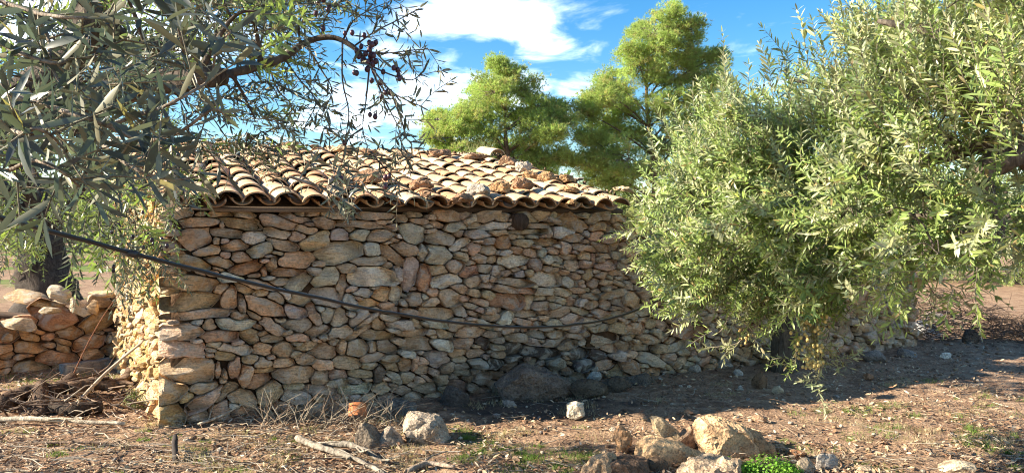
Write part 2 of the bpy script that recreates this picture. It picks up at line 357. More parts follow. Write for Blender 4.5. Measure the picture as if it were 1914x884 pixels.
Z6 = """125,160,185,55,-5,w;275,165,110,70,5,o;400,170,125,90,0,o;535,145,125,50,15,o;640,175,155,80,-8,b;740,150,80,50,85,o;830,155,130,95,0,b;915,145,80,50,80,o;1005,150,120,80,-15,w;60,205,120,55,-3,o;215,220,95,55,0,o;285,240,110,65,0,o;405,235,115,60,5,o;525,215,115,75,0,b;630,245,110,60,0,o;765,240,165,80,-3,t;905,255,100,45,8,b;920,205,145,50,12,o;1020,215,120,50,25,b;20,280,100,50,85,o;60,310,60,30,85,o;118,275,115,75,78,o;285,285,120,40,5,o;180,315,135,80,80,o;265,340,160,85,30,o;465,310,220,110,-5,o;610,330,120,75,30,b;720,305,110,55,0,b;850,305,150,55,-3,b;710,355,150,50,10,b;65,400,150,85,38,t;160,440,200,95,-25,o;325,415,150,100,25,o;470,375,130,45,0,b;615,400,185,60,-5,g;810,395,190,60,12,g;55,350,60,35,0,t;40,540,150,140,0,o;180,535,200,90,0,o;480,440,160,90,-15,g;960,300,130,60,75,d;1100,260,80,80,0,o;1165,230,110,55,80,o;1205,290,75,70,0,d;1045,320,90,65,-30,g;1125,330,95,70,0,b"""
PX = """357,693,117,44,3,o;305,731,92,54,0,y;349,742,30,20,20,y;395,739,103,27,25,t;384,723,54,24,10,o;333,652,85,33,0,o;397,775,95,50,0,o;300,772,80,40,0,y;330,570,100,24,0,t"""
def parse(s, ox, oy, sc):
    out = []
    for r in s.replace('\n', '').split(';'):
        a = r.split(','); x, y, w, h, an = map(float, a[:5]); c = a[5]
        x, y, w, h = ox+x/sc, oy+y/sc, w/sc, h/sc
        an = R(an); ca, sa = math.cos(an), -math.sin(an)
        u, v = wall_uv(x, y)
        u1, v1 = wall_uv(x+ca*w/2, y+sa*w/2); u2, v2 = wall_uv(x-sa*h/2, y+ca*h/2)
        A = math.hypot(u1-u, v1-v); B = math.hypot(u2-u, v2-v)
        out.append([u, v, A, B, math.atan2(v1-v, u1-u), c])
    return out
PEXP = 2.7
def facets(seed):
    """irregular five to seven sided outline of one stone, in its own axes"""
    if len(seed) < 7:
        r = random.Random(int(seed[0]*9173)+int(seed[1]*5417)*31)
        m = r.choice((4, 5, 5, 6, 6, 7)); a0 = r.uniform(-.3, .3)
        f = []
        for k in range(m):
            a = a0+6.2832*(k+r.uniform(-.28, .28))/m; f.append((math.cos(a), math.sin(a), r.uniform(.80, 1.02)))
        seed.append(f)
    return seed[6]
def metric(seed, u, v):
    du, dv = u-seed[0], v-seed[1]; c, s = math.cos(seed[4]), math.sin(seed[4])
    x = (du*c+dv*s)/seed[2]; y = (-du*s+dv*c)/seed[3]
    m = .78*np.sqrt(x*x+y*y)
    for a, b, h in facets(seed): m = np.maximum(m, (a*x+b*y)/h)
    return m
def fill_seeds(seeds, u0, u1, vtop, size, cols, v0=0.0, thresholds=(2.2, 1.75, 1.5, 1.34), rng=None):
    """drop new smaller stones wherever no stone reaches yet"""
    rng = rng or random.Random(5)
    us = np.arange(u0, u1, .03); vs = np.arange(v0, max(vtop(x) for x in us), .02)
    UU, VV = np.meshgrid(us, vs); ok = VV < np.array([[vtop(x) for x in us]])-.03
    m = np.full(UU.shape, 9.0)
    for s in seeds: m = np.minimum(m, metric(s, UU, VV))
    m[~ok] = 0
    for k, th in enumerate(thresholds):
        for _ in range(900):
            cand = np.argwhere(m > th)
            if len(cand) == 0: break
            i, j = cand[rng.randrange(len(cand))]
            f = (1.0, .8, .6, .42, .3)[k]
            a = size*f*rng.uniform(.7, 1.25); b = a*rng.uniform(.34, .68)
            s = [UU[i, j]+rng.uniform(-.01, .01), VV[i, j], a, b, R(rng.gauss(0, 14)), rng.choice(cols)]
            seeds.append(s); m = np.minimum(m, metric(s, UU, VV)*(1.0 if k else 1.0)); m[~ok] = 0
    return seeds
def stone_geom(i, seeds, SA, rng, K=20, gap=.006, vtop=None, umin=None, deep=.14, lift=(.0, .09), umax=None):
    s = seeds[i]
    near = np.argwhere((np.abs(SA[:, 0]-s[0]) < .75) & (np.abs(SA[:, 1]-s[1]) < .5)).ravel()
    near = near[near != i]
    ph = np.arange(K)*2*math.pi/K
    r = np.arange(.15, 1.5, .04)
    cx, sy = np.cos(ph), np.sin(ph)
    ls = s[2]*cx, s[3]*sy
    c, sn = math.cos(s[4]), math.sin(s[4])
    dU, dV = ls[0]*c-ls[1]*sn, ls[0]*sn+ls[1]*c
    Ug = s[0]+np.outer(r, dU); Vg = s[1]+np.outer(r, dV)
    own = metric(s, Ug, Vg)
    oth = np.full(Ug.shape, 9.0)
    for j in near: oth = np.minimum(oth, metric(seeds[j], Ug, Vg))
    bad = (own > oth) | (own > rng.uniform(1.24, 1.5))
    first = np.where(bad.any(0), bad.argmax(0), len(r)-1)
    rr = r[first]
    rr = rr*.93 + .035*(np.roll(rr, 1)+np.roll(rr, -1))
    ou, ov = dU*rr, dV*rr
    L = np.hypot(ou, ov); k = np.maximum(L-gap-rng.uniform(0, .003), L*.6)/np.maximum(L, 1e-6)
    k *= 1+np.array([.08*noise.noise(Vector((x*14+s[0]*9, y*14, i*.7))) for x, y in zip(ou, ov)])
    ou, ov = ou*k, ov*k
    if vtop: ov = np.minimum(ov, vtop(s[0])-s[1])
    if umin is not None: ou = np.maximum(ou, umin-s[0])
    if umax is not None: ou = np.minimum(ou, umax-s[0])
    w0 = rng.uniform(*lift); tx, ty = rng.uniform(-.32, .32), rng.uniform(-.45, .10)
    size = math.sqrt(s[2]*s[3]); bul = min(.022, size*.16)*rng.uniform(.4, 1.2)
    planes = [(rng.uniform(-.7, .7), rng.uniform(-1.0, .8), rng.uniform(-.004, .014)) for _ in range(4)]
    V = []
    edge = min(.028, size*.26)
    for ring, (sc, wd) in enumerate(((.88, None), (1.0, -.9), (.965, -.2), (.80, 0), (.55, 0), (.27, 0))):
        for a, b in zip(ou*sc, ov*sc):
            if wd is None: w = -deep
            else:
                w = w0+tx*a+ty*b+bul*(1-sc*sc)+wd*edge
                if ring >= 2:
                    for p in planes: w = min(w, w0+p[0]*a+p[1]*b+p[2]+bul)
                w += .02*noise.noise(Vector(((s[0]+a)*16, (s[1]+b)*16, i*1.3)))+.007*noise.noise(Vector(((s[0]+a)*41, (s[1]+b)*41, i)))
            V.append((s[0]+a, s[1]+b, w))
    V.append((s[0], s[1], w0+bul*.9+.008*noise.noise(Vector((s[0]*16, s[1]*16, i*1.3)))))
    Fc = []
    for q in range(5):
        for k2 in range(K):
            n2 = (k2+1) % K
            Fc.append((q*K+k2, q*K+n2, (q+1)*K+n2, (q+1)*K+k2))
    for k2 in range(K): Fc.append((5*K+k2, 5*K+(k2+1) % K, 6*K))
    area = .5*abs(np.sum(ou*np.roll(ov, -1)-np.roll(ou, -1)*ov))
    return V, Fc, area
def build_stones(seeds, org, ud, nd, wallpart, cap, seed=3, mult=(1, 1, 1), deepf=None, vis=None, **kw):
    rng = random.Random(seed)
    SA = np.array([[s[0], s[1]] for s in seeds])
    items = []
    for i, s in enumerate(seeds):
        kk = dict(kw)
        if deepf: kk['deep'] = deepf(s)
        V, Fc, A = stone_geom(i, seeds, SA, rng, **kk)
        if A < .0012: continue
        t = TINTS[s[5]] if isinstance(s[5], str) else s[5]
        g = rng.uniform(.82, 1.16); t = tuple(x*g*m*rng.uniform(.94, 1.06) for x, m in zip(t, mult))
        W = [org+ud*a+nd*w+Vector((0, 0, b)) for a, b, w in V]
        items.append((A*(vis(s) if vis else 1), W, Fc, t))
    items.sort(key=lambda x: -x[0])
    for A, W, Fc, t in items[:cap]:
        mb = MB(); mb.add(W, Fc, t); mb.build('stone', M_STONE, wallpart).data.set_sharp_from_angle(angle=R(27))
    if items[cap:]:
        mb = MB()
        for A, W, Fc, t in items[cap:]: mb.add(W, Fc, t)
        mb.build('small_stones', M_STONE, wallpart, kind='stuff')
def box_from(mb, org, ud, nd, u0, u1, z0, z1f, w0, w1, n=12, tint=(1, 1, 1)):
    """wall core with a varying top"""
    vs, fs = [], []
    for i in range(n+1):
        u = lerp(u0, u1, i/n); zt = z1f(u)
        for w, z in ((w0, z0), (w1, z0), (w1, zt), (w0, zt)): vs.append(org+ud*u+nd*w+Vector((0, 0, z)))
    for i in range(n):
        for k in range(4): fs.append((i*4+k, i*4+(k+1) % 4, i*4+4+(k+1) % 4, i*4+4+k))
    fs += [(3, 2, 1, 0), tuple(n*4+k for k in range(4))]
    mb.add(vs, fs, tint)

HUT_L, HUT_D = 4.2, 3.0
hut = thing('stone_hut', 'low dry stone hut with a sloping clay tile roof in the middle of the grove', 'hut', C0)
WALL_TOP = lambda u: 1.71
front_seeds = []
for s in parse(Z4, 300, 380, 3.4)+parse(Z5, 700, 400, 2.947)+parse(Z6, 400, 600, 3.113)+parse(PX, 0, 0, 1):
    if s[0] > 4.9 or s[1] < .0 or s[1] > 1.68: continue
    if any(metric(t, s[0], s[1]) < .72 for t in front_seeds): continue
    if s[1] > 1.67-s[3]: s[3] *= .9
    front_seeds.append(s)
fill_seeds(front_seeds, -.06, HUT_L-.03, WALL_TOP, .115, 'bbootgt')
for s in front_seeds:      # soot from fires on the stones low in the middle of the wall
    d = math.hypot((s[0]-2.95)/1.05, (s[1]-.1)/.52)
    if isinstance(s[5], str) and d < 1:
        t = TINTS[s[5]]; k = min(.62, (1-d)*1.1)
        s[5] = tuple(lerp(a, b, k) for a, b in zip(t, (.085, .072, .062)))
ext_seeds = [s for s in front_seeds if s[0] > HUT_L-.02]
front_seeds = [s for s in front_seeds if s[0] <= HUT_L-.02]
mb = MB(); box_from(mb, C0, U, NO, .1, HUT_L-.02, -.25, lambda u: 1.68, -.45, -.085)
front_wall = mb.build('front_wall', M_CORE, hut, smooth=False)
build_stones(front_seeds, C0, U, NO, front_wall, 232, vtop=WALL_TOP, deepf=lambda s: .38 if s[0]-s[2] < .10 else .14, umin=-.13, umax=None)
# left side wall, lit by the sun: pale, partly mortared rubble
US = Vector((-1.60, 2.36, 0)).normalized(); NS = Vector((-US.y, US.x, 0))                                     # runs back from the corner, faces left
side_seeds = fill_seeds([], .24, HUT_D, lambda x: 1.66+.2*x, .105, 'yyt', rng=random.Random(9))
for s in side_seeds: s[5] = random.choice([(.62, .45, .23), (.56, .38, .17), (.66, .51, .29), (.52, .33, .14)])
mb = MB(); box_from(mb, C0-U*.09, US, NS, .02, HUT_D, -.25, lambda x: 1.62+.2*x, -.42, -.05)
side_wall = mb.build('side_wall', M_CORE, hut, smooth=False)
build_stones(side_seeds, C0-U*.09, US, NS, side_wall, 68, seed=8, lift=(-.005, .05), gap=.003, vis=lambda s: 1.3-.3*s[0])
mb = MB(); box_from(mb, C0, U, NO, .1, HUT_L, -.25, lambda u: 2.28, -HUT_D, -HUT_D+.4)
mb.build('back_wall', M_CORE, hut, smooth=False)
mb = MB(); box_from(mb, C0+U*HUT_L, US, U, .03, HUT_D, -.25, lambda x: 1.62+.2*x, -.4, 0)
mb.build('end_wall', M_CORE, hut, smooth=False)

# roof
EZ, OVER, SLOPE = 1.70, .20, .228
RL = 3.25
ROOF_O = C0+NO*OVER+Vector((0, 0, EZ)); RS = (-NO+Vector((0, 0, SLOPE))).normalized(); RN = U.cross(RS).normalized()
if RN.z < 0: RN = -RN
def roof_pt(s, t, h=0): return ROOF_O+U*s+RS*t+RN*h
def roof_px(px, py, h=.06):
    dx, dz = (px-CX)/F, (HY-py)/F
    o = ROOF_O+RN*h-Vector((0, 0, CAMH)); d = Vector((dx, 1, dz))
    return d*(o.dot(RN)/d.dot(RN))+Vector((0, 0, CAMH))
mb = MB()
sl = [roof_pt(s, t, h) for h in (-.06, -.02) for s, t in ((-.10, .21), (HUT_L+.02, .21), (HUT_L+.02, RL), (-.10, RL))]
mb.add(sl, [(3, 2, 1, 0), (4, 5, 6, 7), (0, 1, 5, 4), (1, 2, 6, 5), (2, 3, 7, 6), (3, 0, 4, 7)], (.10, .07, .05))
roof = mb.build('roof', M_WOOD, hut, smooth=False)
def tile_mesh(r0, r1, L, th, concave, tint, seg=9):
    V, Fc = [], []
    for x, r in ((0, r0), (L*.5, (r0+r1)/2), (L, r1)):
        for rr in (r, r-th):
            for k in range(seg+1):
                a = R(lerp(8, 172, k/seg)); y, z = rr*math.cos(a)*1.08, rr*math.sin(a)*.86
                V.append((y, x, -z if concave else z))
    W = seg+1
    for q in range(2):
        b = q*2*W
        for k in range(seg):
            Fc.append((b+k, b+k+1, b+2*W+k+1, b+2*W+k)); Fc.append((b+W+k+1, b+W+k, b+3*W+k, b+3*W+k+1))
        for k in (0, seg): Fc.append((b+k, b+W+k, b+3*W+k, b+2*W+k))
    for b in (0, 4*W):
        for k in range(seg): Fc.append((b+k, b+k+1, b+W+k+1, b+W+k))
    me = np_mesh('roof_tile', np.array(V), [np.array(Fc)], np.array([tint]*len(V)), False)
    me.materials.append(M_TILE)
    return me
TT = [(.54, .36, .215), (.50, .315, .18), (.57, .41, .26), (.45, .265, .15), (.53, .365, .23), (.41, .24, .135), (.52, .40, .28)]
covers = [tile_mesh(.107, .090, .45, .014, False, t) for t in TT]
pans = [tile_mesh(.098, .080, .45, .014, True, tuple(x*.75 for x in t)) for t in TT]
PITCH, EXP = .216, .325
basis = Matrix((U, RS, RN)).transposed().to_4x4()
def put_tile(meshes, s, t, h, name, yaw, rolla, flip=False):
    o = link(name, random.choice(meshes), None, roof)
    m = Matrix.Translation(roof_pt(s, t, h)-origin_of(hut)) @ basis @ Matrix.Rotation(yaw, 4, 'Z') @ Matrix.Rotation(rolla, 4, 'Y') @ Matrix.Rotation(R(-2.2 if not flip else -1.6), 4, 'X')
    if flip: m = m @ Matrix.Translation((0, .45, 0)) @ Matrix.Rotation(math.pi, 4, 'Z')
    o.matrix_local = m
ncol = 20; nrow = 10
for c in range(-2, ncol):
    wander = rnd(-.012, .012); toff = rnd(-.04, .04)
    for r in range(nrow):
        if c < 0 and r < -c*4: continue
        s = -.06+c*PITCH+wander*(1+r*.15); t = r*EXP+toff+random.gauss(0, .028)
        if not (c == 19 and r > 7):
            put_tile(covers, s+rnd(-.008, .008), t, .045+rnd(0, .012), 'roof_tile', R(random.gauss(0, 3.2)), R(random.gauss(0, 4)))
        if c < ncol-1:
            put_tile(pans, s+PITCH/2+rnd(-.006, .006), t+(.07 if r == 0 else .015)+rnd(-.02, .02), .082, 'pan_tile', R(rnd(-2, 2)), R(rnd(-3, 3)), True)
mbr = MB()
for _ in range(480):       # crumbs of stone and mortar caught between the tiles
    k = random.random()
    ss, tt = (rnd(0, HUT_L), RL-abs(random.gauss(0, .12))) if k < .45 else ((HUT_L-abs(random.gauss(0, .15)), rnd(0, RL)) if k < .6 else (rnd(0, HUT_L), rnd(0, RL)))
    c = roof_pt(ss, tt, .125); r = rnd(.008, .035)*(1 if k < .6 else .6); q = [c+rvec()*r for _ in range(6)]
    mbr.add(q, [(0, 1, 2), (0, 2, 3), (0, 3, 4), (0, 4, 1), (5, 2, 1), (5, 3, 2), (5, 4, 3), (5, 1, 4)], random.choice([(.34, .24, .16), (.48, .38, .27), (.26, .18, .12)]))
mbr.build('rubble', M_ROCK, roof, smooth=False, kind='stuff')
# tile stub standing proud along the far verge
put_tile(covers, HUT_L-.28, 2.75, .16, 'roof_tile', R(4), R(-6))
# beam end under the eave
mb = MB()
bu, bv = wall_uv(966, 414)
tube(mb, [C0+U*bu+NO*w+Vector((0, 0, bv)) for w in (-.5, .09, .115)], [.085, .083, .072], 12, (.10, .07, .052), .2, 14)
mb.build('roof_beam', M_BARK, hut)
mb = MB()
for u0, u1, v in ((.25, 1.25, 1.70),):
    box_from(mb, C0, U, NO, u0, u1, v-.018, lambda u, v=v: v+.012, -.2, .075, 3, (.20, .15, .11))
mb.build('eave_board', M_WOOD, hut, smooth=False)

# right-hand wall that carries on from the hut behind the olive tree
wallR = thing('dry_stone_wall', 'brown dry stone wall running from the right end of the hut behind the olive tree', 'wall', C0+U*HUT_L)
RTOP = lambda u: (1.52-.07*(u-HUT_L) + .06*math.sin(u*5.1))*(1 if u < 8.3 else .75)
REND = 8.75
fill_seeds(ext_seeds, HUT_L+.03, REND, RTOP, .12, 'boorbt', rng=random.Random(21))
mb = MB(); box_from(mb, C0, U, NO, HUT_L+.01, REND-.08, -.25, lambda u: RTOP(u)-.06, -.55, -.05, 20)
core = mb.build('wall_core', M_CORE, wallR, smooth=False)
build_stones(ext_seeds, C0, U, NO, core, 290, seed=4, vtop=lambda u: RTOP(u)+.02, deepf=lambda s: .3 if s[1] > RTOP(s[0])-.2 or s[0] > REND-.2 else .11)

# left low wall
LW0 = G(-140, 712); LW1 = G(232, 676); LU = (LW1-LW0); LLEN = LU.length; LU.normalize(); LN = Vector((LU.y, -LU.x, 0))
wallL = thing('dry_stone_wall', 'low orange rubble garden wall topped with pale slabs, left of the hut corner', 'wall', LW0)
LTOP = lambda u: .60+.04*math.sin(u*4.3)+.16*max(0, min(1, (u-.9)/.9))
lw = fill_seeds([], .02, LLEN, LTOP, .165, 'oorro', rng=random.Random(33))
for s in lw: s[4] += R(random.gauss(0, 14)); s[5] = random.choice([(.50, .30, .16), (.46, .27, .15), (.54, .35, .20), (.50, .37, .25)])
mb = MB(); box_from(mb, LW0, LU, LN, .0, LLEN, -.25, lambda u: LTOP(u)-.03, -.75, -.05, 12)
core = mb.build('wall_core', M_CORE, wallL, smooth=False)
build_stones(lw, LW0, LU, LN, core, 200, seed=6)

# ------------------------------------------------------------------ rocks
def rock_mesh(seed, sx, sy, sz, tint, sub=4, rough=.12, cuts=14, base=.35, fq=1.7, hr=(.54, .86)):
    rng = random.Random(seed)
    bm = bmesh.new(); bmesh.ops.create_icosphere(bm, subdivisions=sub, radius=1)
    pl = []
    for _ in range(cuts):
        z = rng.uniform(-1, 1); a = rng.uniform(0, 6.283); q = math.sqrt(1-z*z)
        pl.append((Vector((q*math.cos(a), q*math.sin(a), z)), rng.uniform(*hr)))
    off = Vector((rng.uniform(-50, 50), rng.uniform(-50, 50), rng.uniform(-50, 50)))
    V = []
    for v in bm.verts:
        d = v.co.normalized(); r = 1.0
        for nrm, h in pl:
            c = d.dot(nrm)
            if c > .05: r = min(r, h/c)
        r *= 1+rough*noise.fractal(d*fq+off, .8, 2.2, 5)+rough*.35*noise.noise(d*9+off)
        V.append((d.x*r*sx, d.y*r*sy, max(d.z*r, -base-.1*abs(d.x))*sz))
    Fc = [tuple(v.index for v in f.verts) for f in bm.faces]; bm.verts.index_update()
    bm.free()
    me = np_mesh('rock', np.array(V), [np.array(Fc)], np.array([tint]*len(V)), True)
    me.set_sharp_from_angle(angle=R(32)); return me
RSEED = [100]
def rock(name, p, sx, sy, sz, tint, label, cat='rock', group=None, rot=0, tilt=0, m=None, sub=4, **kw):
    RSEED[0] += 1
    o = link(name, rock_mesh(RSEED[0], sx, sy, sz, tint, sub, **kw), m or M_ROCK)
    o.location = p; o.rotation_euler = (tilt*.4, tilt, rot)
    return tag(o, label, cat, group)
def ground_rock(px, pb, wpx, hpx, tint, label, rot=None, m=None, sub=3, depth=.8, sink=.25, tilt=0, name='rock', group=None, lift=0, **kw):
    """px: middle column, pb: row of the front foot, wpx/hpx: seen size"""
    g = G(px, pb); w = wpx/F*g.y/2; h = hpx/F*g.y
    p = g+Vector((0, w*depth*.8, 0)); p.z = gh(p.x, p.y)+h*.28+lift
    return rock(name, p, w*1.15, w*depth, h*.95, tint, label, 'rock', group, rot if rot is not None else rnd(-.4, .4), tilt, m, sub, **kw)
BR, GR, CR, DK, OR = (.34, .21, .13), (.38, .34, .29), (.55, .42, .27), (.085, .075, .068), (.40, .25, .13)
# stones laid on the roof
for px, py, w, h, t, lab in [
    (545, 277, 40, 18, BR, 'brown stone on the roof ridge nearest the olive branch'),
    (640, 280, 42, 15, CR, 'flat cream stone on the roof ridge, left of the hanging olive twigs'),
    (590, 276, 22, 10, BR, 'small brown stone on the ridge between a larger brown one and a cream slab'),
    (690, 287, 48, 12, BR, 'flat brown stone on the roof ridge behind the hanging olive twigs'),
    (748, 289, 38, 16, CR, 'cream brown stone on the ridge between the olive twigs and the left pine'),
    (822, 290, 50, 22, BR, 'dark brown block on the roof ridge below the left pine'),
    (885, 297, 46, 12, BR, 'thin dark stone on the ridge beside the dry tuft of grass'),
    (952, 306, 36, 26, BR, 'rough stone on the right verge of the roof beside the raised tile'),
    (975, 318, 34, 26, GR, 'grey pitted stone on the right verge, second down from the raised tile'),
    (990, 330, 32, 22, OR, 'orange brown stone on the right verge, third down from the raised tile'),
    (1020, 335, 34, 24, OR, 'orange block on the right verge, fourth down from the raised tile'),
    (1058, 338, 36, 16, OR, 'flat orange stone on the right verge before the last thin slabs'),
    (1082, 336, 22, 8, GR, 'thin grey slab at the upper right edge of the roof tiles'),
    (1166, 355, 40, 14, CR, 'pale slab on the far right edge of the roof by the olive leaves'),
    (1064, 356, 42, 14, OR, 'flat reddish stone in the second tile row of the right roof half'),
    (682, 338, 62, 28, BR, 'dark pitted stone on the tiles behind the olive fruit twig'),
    (625, 350, 34, 34, GR, 'pale grey upright stone on the left eave tiles'),
    (785, 348, 48, 26, BR, 'dark brown stone leaning on the tiles left of the three eave stones'),
    (795, 366, 26, 16, BR, 'small brown stone at the eave below the dark leaning one'),
    (888, 362, 50, 28, GR, 'pale grey pitted stone on the tiles, left of the round brown pair'),
    (862, 374, 48, 22, BR, 'rusty brown stone at the eave below the pale grey pitted one'),
    (936, 354, 44, 28, OR, 'left one of the touching brown stone pair on the lower roof'),
    (976, 351, 40, 26, BR, 'right one of the touching brown stone pair on the lower roof'),
    (1068, 379, 20, 12, OR, 'little orange stone wedged in an eave tile on the right'),
]:
    p = roof_px(px, py, .13); d = p.y; s = w/F*d/2; hh = h/F*d/2
    rock('roof_stone', p+Vector((0, 0, hh*.1)), s*1.1, s*.85, max(hh*1.35, .03), t, lab, 'stone', 'stones weighing down the roof tiles', rnd(-.5, .5), rnd(-.2, .2), rough=.2, fq=2.4)
def hull_rock(outline, foot, th, tint, label, group=None, m=None, rough=.02, lift=0, seed=0, name='rock'):
    """blocky rock: hull of an irregular outline with its own thickness, broken faces and relief"""
    rng = random.Random(seed+len(label)); cx = sum(p[0] for p in outline)/len(outline); cy = sum(p[1] for p in outline)/len(outline)
    d = F*CAMH/(foot-HY)+th*.5
    c = P(cx, cy, d); bm = bmesh.new()
    for x, y in outline:
        p = P(x, y, d)-c
        bm.verts.new(p)
        for k in (-1, 1):
            f = rng.uniform(.62, .9); bm.verts.new(Vector((p.x*f, k*th*rng.uniform(.3, .52), p.z*f)))
    r = bmesh.ops.convex_hull(bm, input=bm.verts)
    bmesh.ops.delete(bm, geom=[v for v in bm.verts if not v.link_faces], context='VERTS')
    bmesh.ops.triangulate(bm, faces=bm.faces)
    for it in range(4):
        long_e = [e for e in bm.edges if e.calc_length() > (.16, .09, .05, .032)[it]]
        if long_e: bmesh.ops.subdivide_edges(bm, edges=long_e, cuts=1); bmesh.ops.triangulate(bm, faces=[f for f in bm.faces if len(f.verts) > 3])
    bmesh.ops.smooth_vert(bm, verts=bm.verts, factor=.35, use_axis_x=True, use_axis_y=True, use_axis_z=True)
    bm.normal_update(); o3 = Vector((rng.uniform(-9, 9),)*3)
    for v in bm.verts:
        q = v.co+o3; v.co += v.normal*(rough*1.1*noise.fractal(q*7, .9, 2.1, 4)-rough*.9*abs(noise.noise(q*13))+rough*.4*noise.noise(q*40))
    bm.verts.index_update(); V = np.array([tuple(v.co) for v in bm.verts]); Fc = np.array([[v.index for v in f.verts] for f in bm.faces]); bm.free()
    me = np_mesh(name, V, [Fc], np.array([tint]*len(V)), True); me.set_sharp_from_angle(angle=R(30))
    o = link(name, me, m or M_ROCK); o.location = c+Vector((0, 0, lift)); return tag(o, label, 'rock', group)
# at the foot of the wall
hull_rock([(922, 716), (945, 696), (975, 681), (1005, 683), (1045, 700), (1068, 716), (1060, 745), (1000, 758), (935, 755)], 752, 0.42, (.19, .155, .13), 'large dark boulder against the wall', None, rough=0.022)
ground_rock(1045, 712, 100, 56, DK, 'dark stone leaning on the wall behind the large boulder', depth=.4, tilt=.3)
ground_rock(848, 757, 62, 30, (.12, .105, .095), 'sooty grey rock left of the large boulder')
ground_rock(1100, 745, 74, 26, (.14, .11, .08), 'mossy dark low rock right of the large boulder')
ground_rock(1110, 722, 30, 16, (.5, .47, .42), 'small white angular stone on a dark rock by the boulder', lift=.05)
ground_rock(1150, 735, 62, 28, (.12, .10, .08), 'dark brown rock near the wall foot, left of a flat one')
ground_rock(1198, 718, 64, 22, (.16, .13, .105), 'flat dark slab leaning at the wall foot', depth=.6)
ground_rock(1090, 700, 34, 14, (.3, .28, .26), 'grey chip against the wall above the mossy rock')
ground_rock(745, 775, 60, 26, (.2, .19, .17), 'grey stone half buried at the foot of the wall behind the clump of twigs')
ground_rock(700, 755, 60, 16, (.14, .12, .11), 'flat sooty stone at the wall foot near the clump of twigs')
hull_rock([(1058, 752), (1075, 747), (1092, 752), (1093, 778), (1075, 786), (1060, 780)], 784, 0.14, (.62, .56, .44), 'cream squarish stone alone in the shaded ground', None, rough=0.012)
hull_rock([(750, 792), (762, 773), (785, 768), (815, 772), (835, 795), (846, 826), (800, 836), (768, 828), (754, 808)], 830, 0.34, (.42, .35, .28), 'big grey boulder with an ochre left side in front of the hut', None, rough=0.022)
hull_rock([(706, 822), (718, 802), (730, 796), (752, 812), (760, 832), (730, 838), (708, 836)], 834, 0.2, (.36, .31, .26), 'pointed grey stone just left of the big grey boulder', None, rough=0.016)
ground_rock(680, 836, 56, 38, (.22, .18, .14), 'dark mossy stone below the broken tile')
ground_rock(952, 760, 26, 10, (.4, .36, .32), 'small flat pale stone in front of the large boulder')
ground_rock(1385, 725, 12, 8, (.6, .54, .46), 'tiny white stone left of the shaded brown lump')
ground_rock(1424, 724, 34, 28, (.20, .13, .08), 'brown earthy lump under the olive tree')
ground_rock(1456, 733, 22, 14, (.5, .42, .30), 'pale tan stone right of the brown lump under the olive tree')
ground_rock(1381, 698, 20, 10, (.58, .54, .48), 'white flat stone above the brown lump under the olive')
ground_rock(1355, 688, 34, 16, (.38, .33, .28), 'grey lumpy stone at the wall foot under the olive')
ground_rock(1300, 694, 26, 12, (.42, .36, .3), 'light stone at the wall foot left of the olive trunk')
ground_rock(1772, 668, 20, 10, (.68, .64, .58), 'small white stone on the bare ground right of the wall end')
ground_rock(1738, 632, 58, 28, (.50, .50, .50), 'pale blue grey slab leaning beyond the wall end', depth=.6, tilt=.35, rough=.06, m=M_STONE)
ground_rock(1700, 664, 34, 14, (.28, .25, .23), 'dull grey rock at the right end of the wall')
ground_rock(1636, 672, 44, 18, (.25, .22, .2), 'grey rock in the wall shade right of the hanging branch')
ground_rock(1750, 600, 40, 18, (.40, .36, .32), 'grey stone behind the leaning pale slab')
ground_rock(1820, 640, 36, 20, (.13, .10, .08), 'dark stone at the foot of the brush heap')
# foreground pile
pl = 'heap of rocks in the foreground'
hull_rock([(1292, 792), (1305, 776), (1345, 775), (1392, 793), (1430, 830), (1420, 850), (1360, 858), (1318, 856), (1300, 828)], 856, 0.36, (.66, .45, .27), 'largest pale orange rock on the right of the heap', pl, rough=0.022)
hull_rock([(1392, 800), (1425, 808), (1440, 828), (1448, 852), (1425, 858), (1400, 840)], 850, 0.22, (.52, .33, .19), 'orange brown rock against the right side of the largest rock', pl, rough=0.02)
hull_rock([(1182, 840), (1192, 820), (1220, 812), (1262, 820), (1318, 845), (1312, 864), (1262, 872), (1225, 864), (1188, 862)], 872, 0.3, (.58, .40, .24), 'long rounded ochre rock in the middle of the heap', pl, rough=0.02)
hull_rock([(1211, 778), (1226, 775), (1262, 798), (1288, 826), (1272, 834), (1232, 816), (1219, 800)], 838, 0.14, (.55, .43, .28), 'flat tilted slab standing behind the middle rock of the heap', pl, rough=0.014)
hull_rock([(1149, 816), (1158, 796), (1170, 799), (1182, 808), (1184, 835), (1172, 856), (1154, 848)], 856, 0.18, (.46, .28, .16), 'small upright red brown rock at the left of the heap', pl, rough=0.025)
hull_rock([(1126, 860), (1160, 850), (1212, 856), (1218, 884), (1192, 906), (1130, 906)], 904, 0.26, (.20, .13, .09), 'dark brown block at the lower left of the heap', pl, rough=0.022)
hull_rock([(1084, 874), (1110, 850), (1142, 842), (1152, 853), (1130, 872), (1124, 906), (1080, 906)], 902, 0.26, (.44, .31, .2), 'ridged tan rock at the far left of the heap', pl, rough=0.03)
hull_rock([(1265, 877), (1300, 863), (1360, 854), (1384, 858), (1387, 888), (1340, 912), (1260, 908)], 908, 0.32, (.55, .42, .3), 'cream slab with a blue grey tip at the bottom of the heap', pl, rough=0.025)
hull_rock([(1256, 814), (1293, 792), (1304, 834), (1290, 846), (1264, 840)], 842, 0.2, (.36, .25, .17), 'shadowed brown rock between the slab and the largest rock', pl, rough=0.02)
ground_rock(1225, 890, 60, 24, (.14, .1, .07), 'dark rock under the long rounded rock of the heap', group=pl)
ground_rock(1548, 880, 46, 32, (.42, .38, .34), 'grey white knobbly stone right of the green plant')
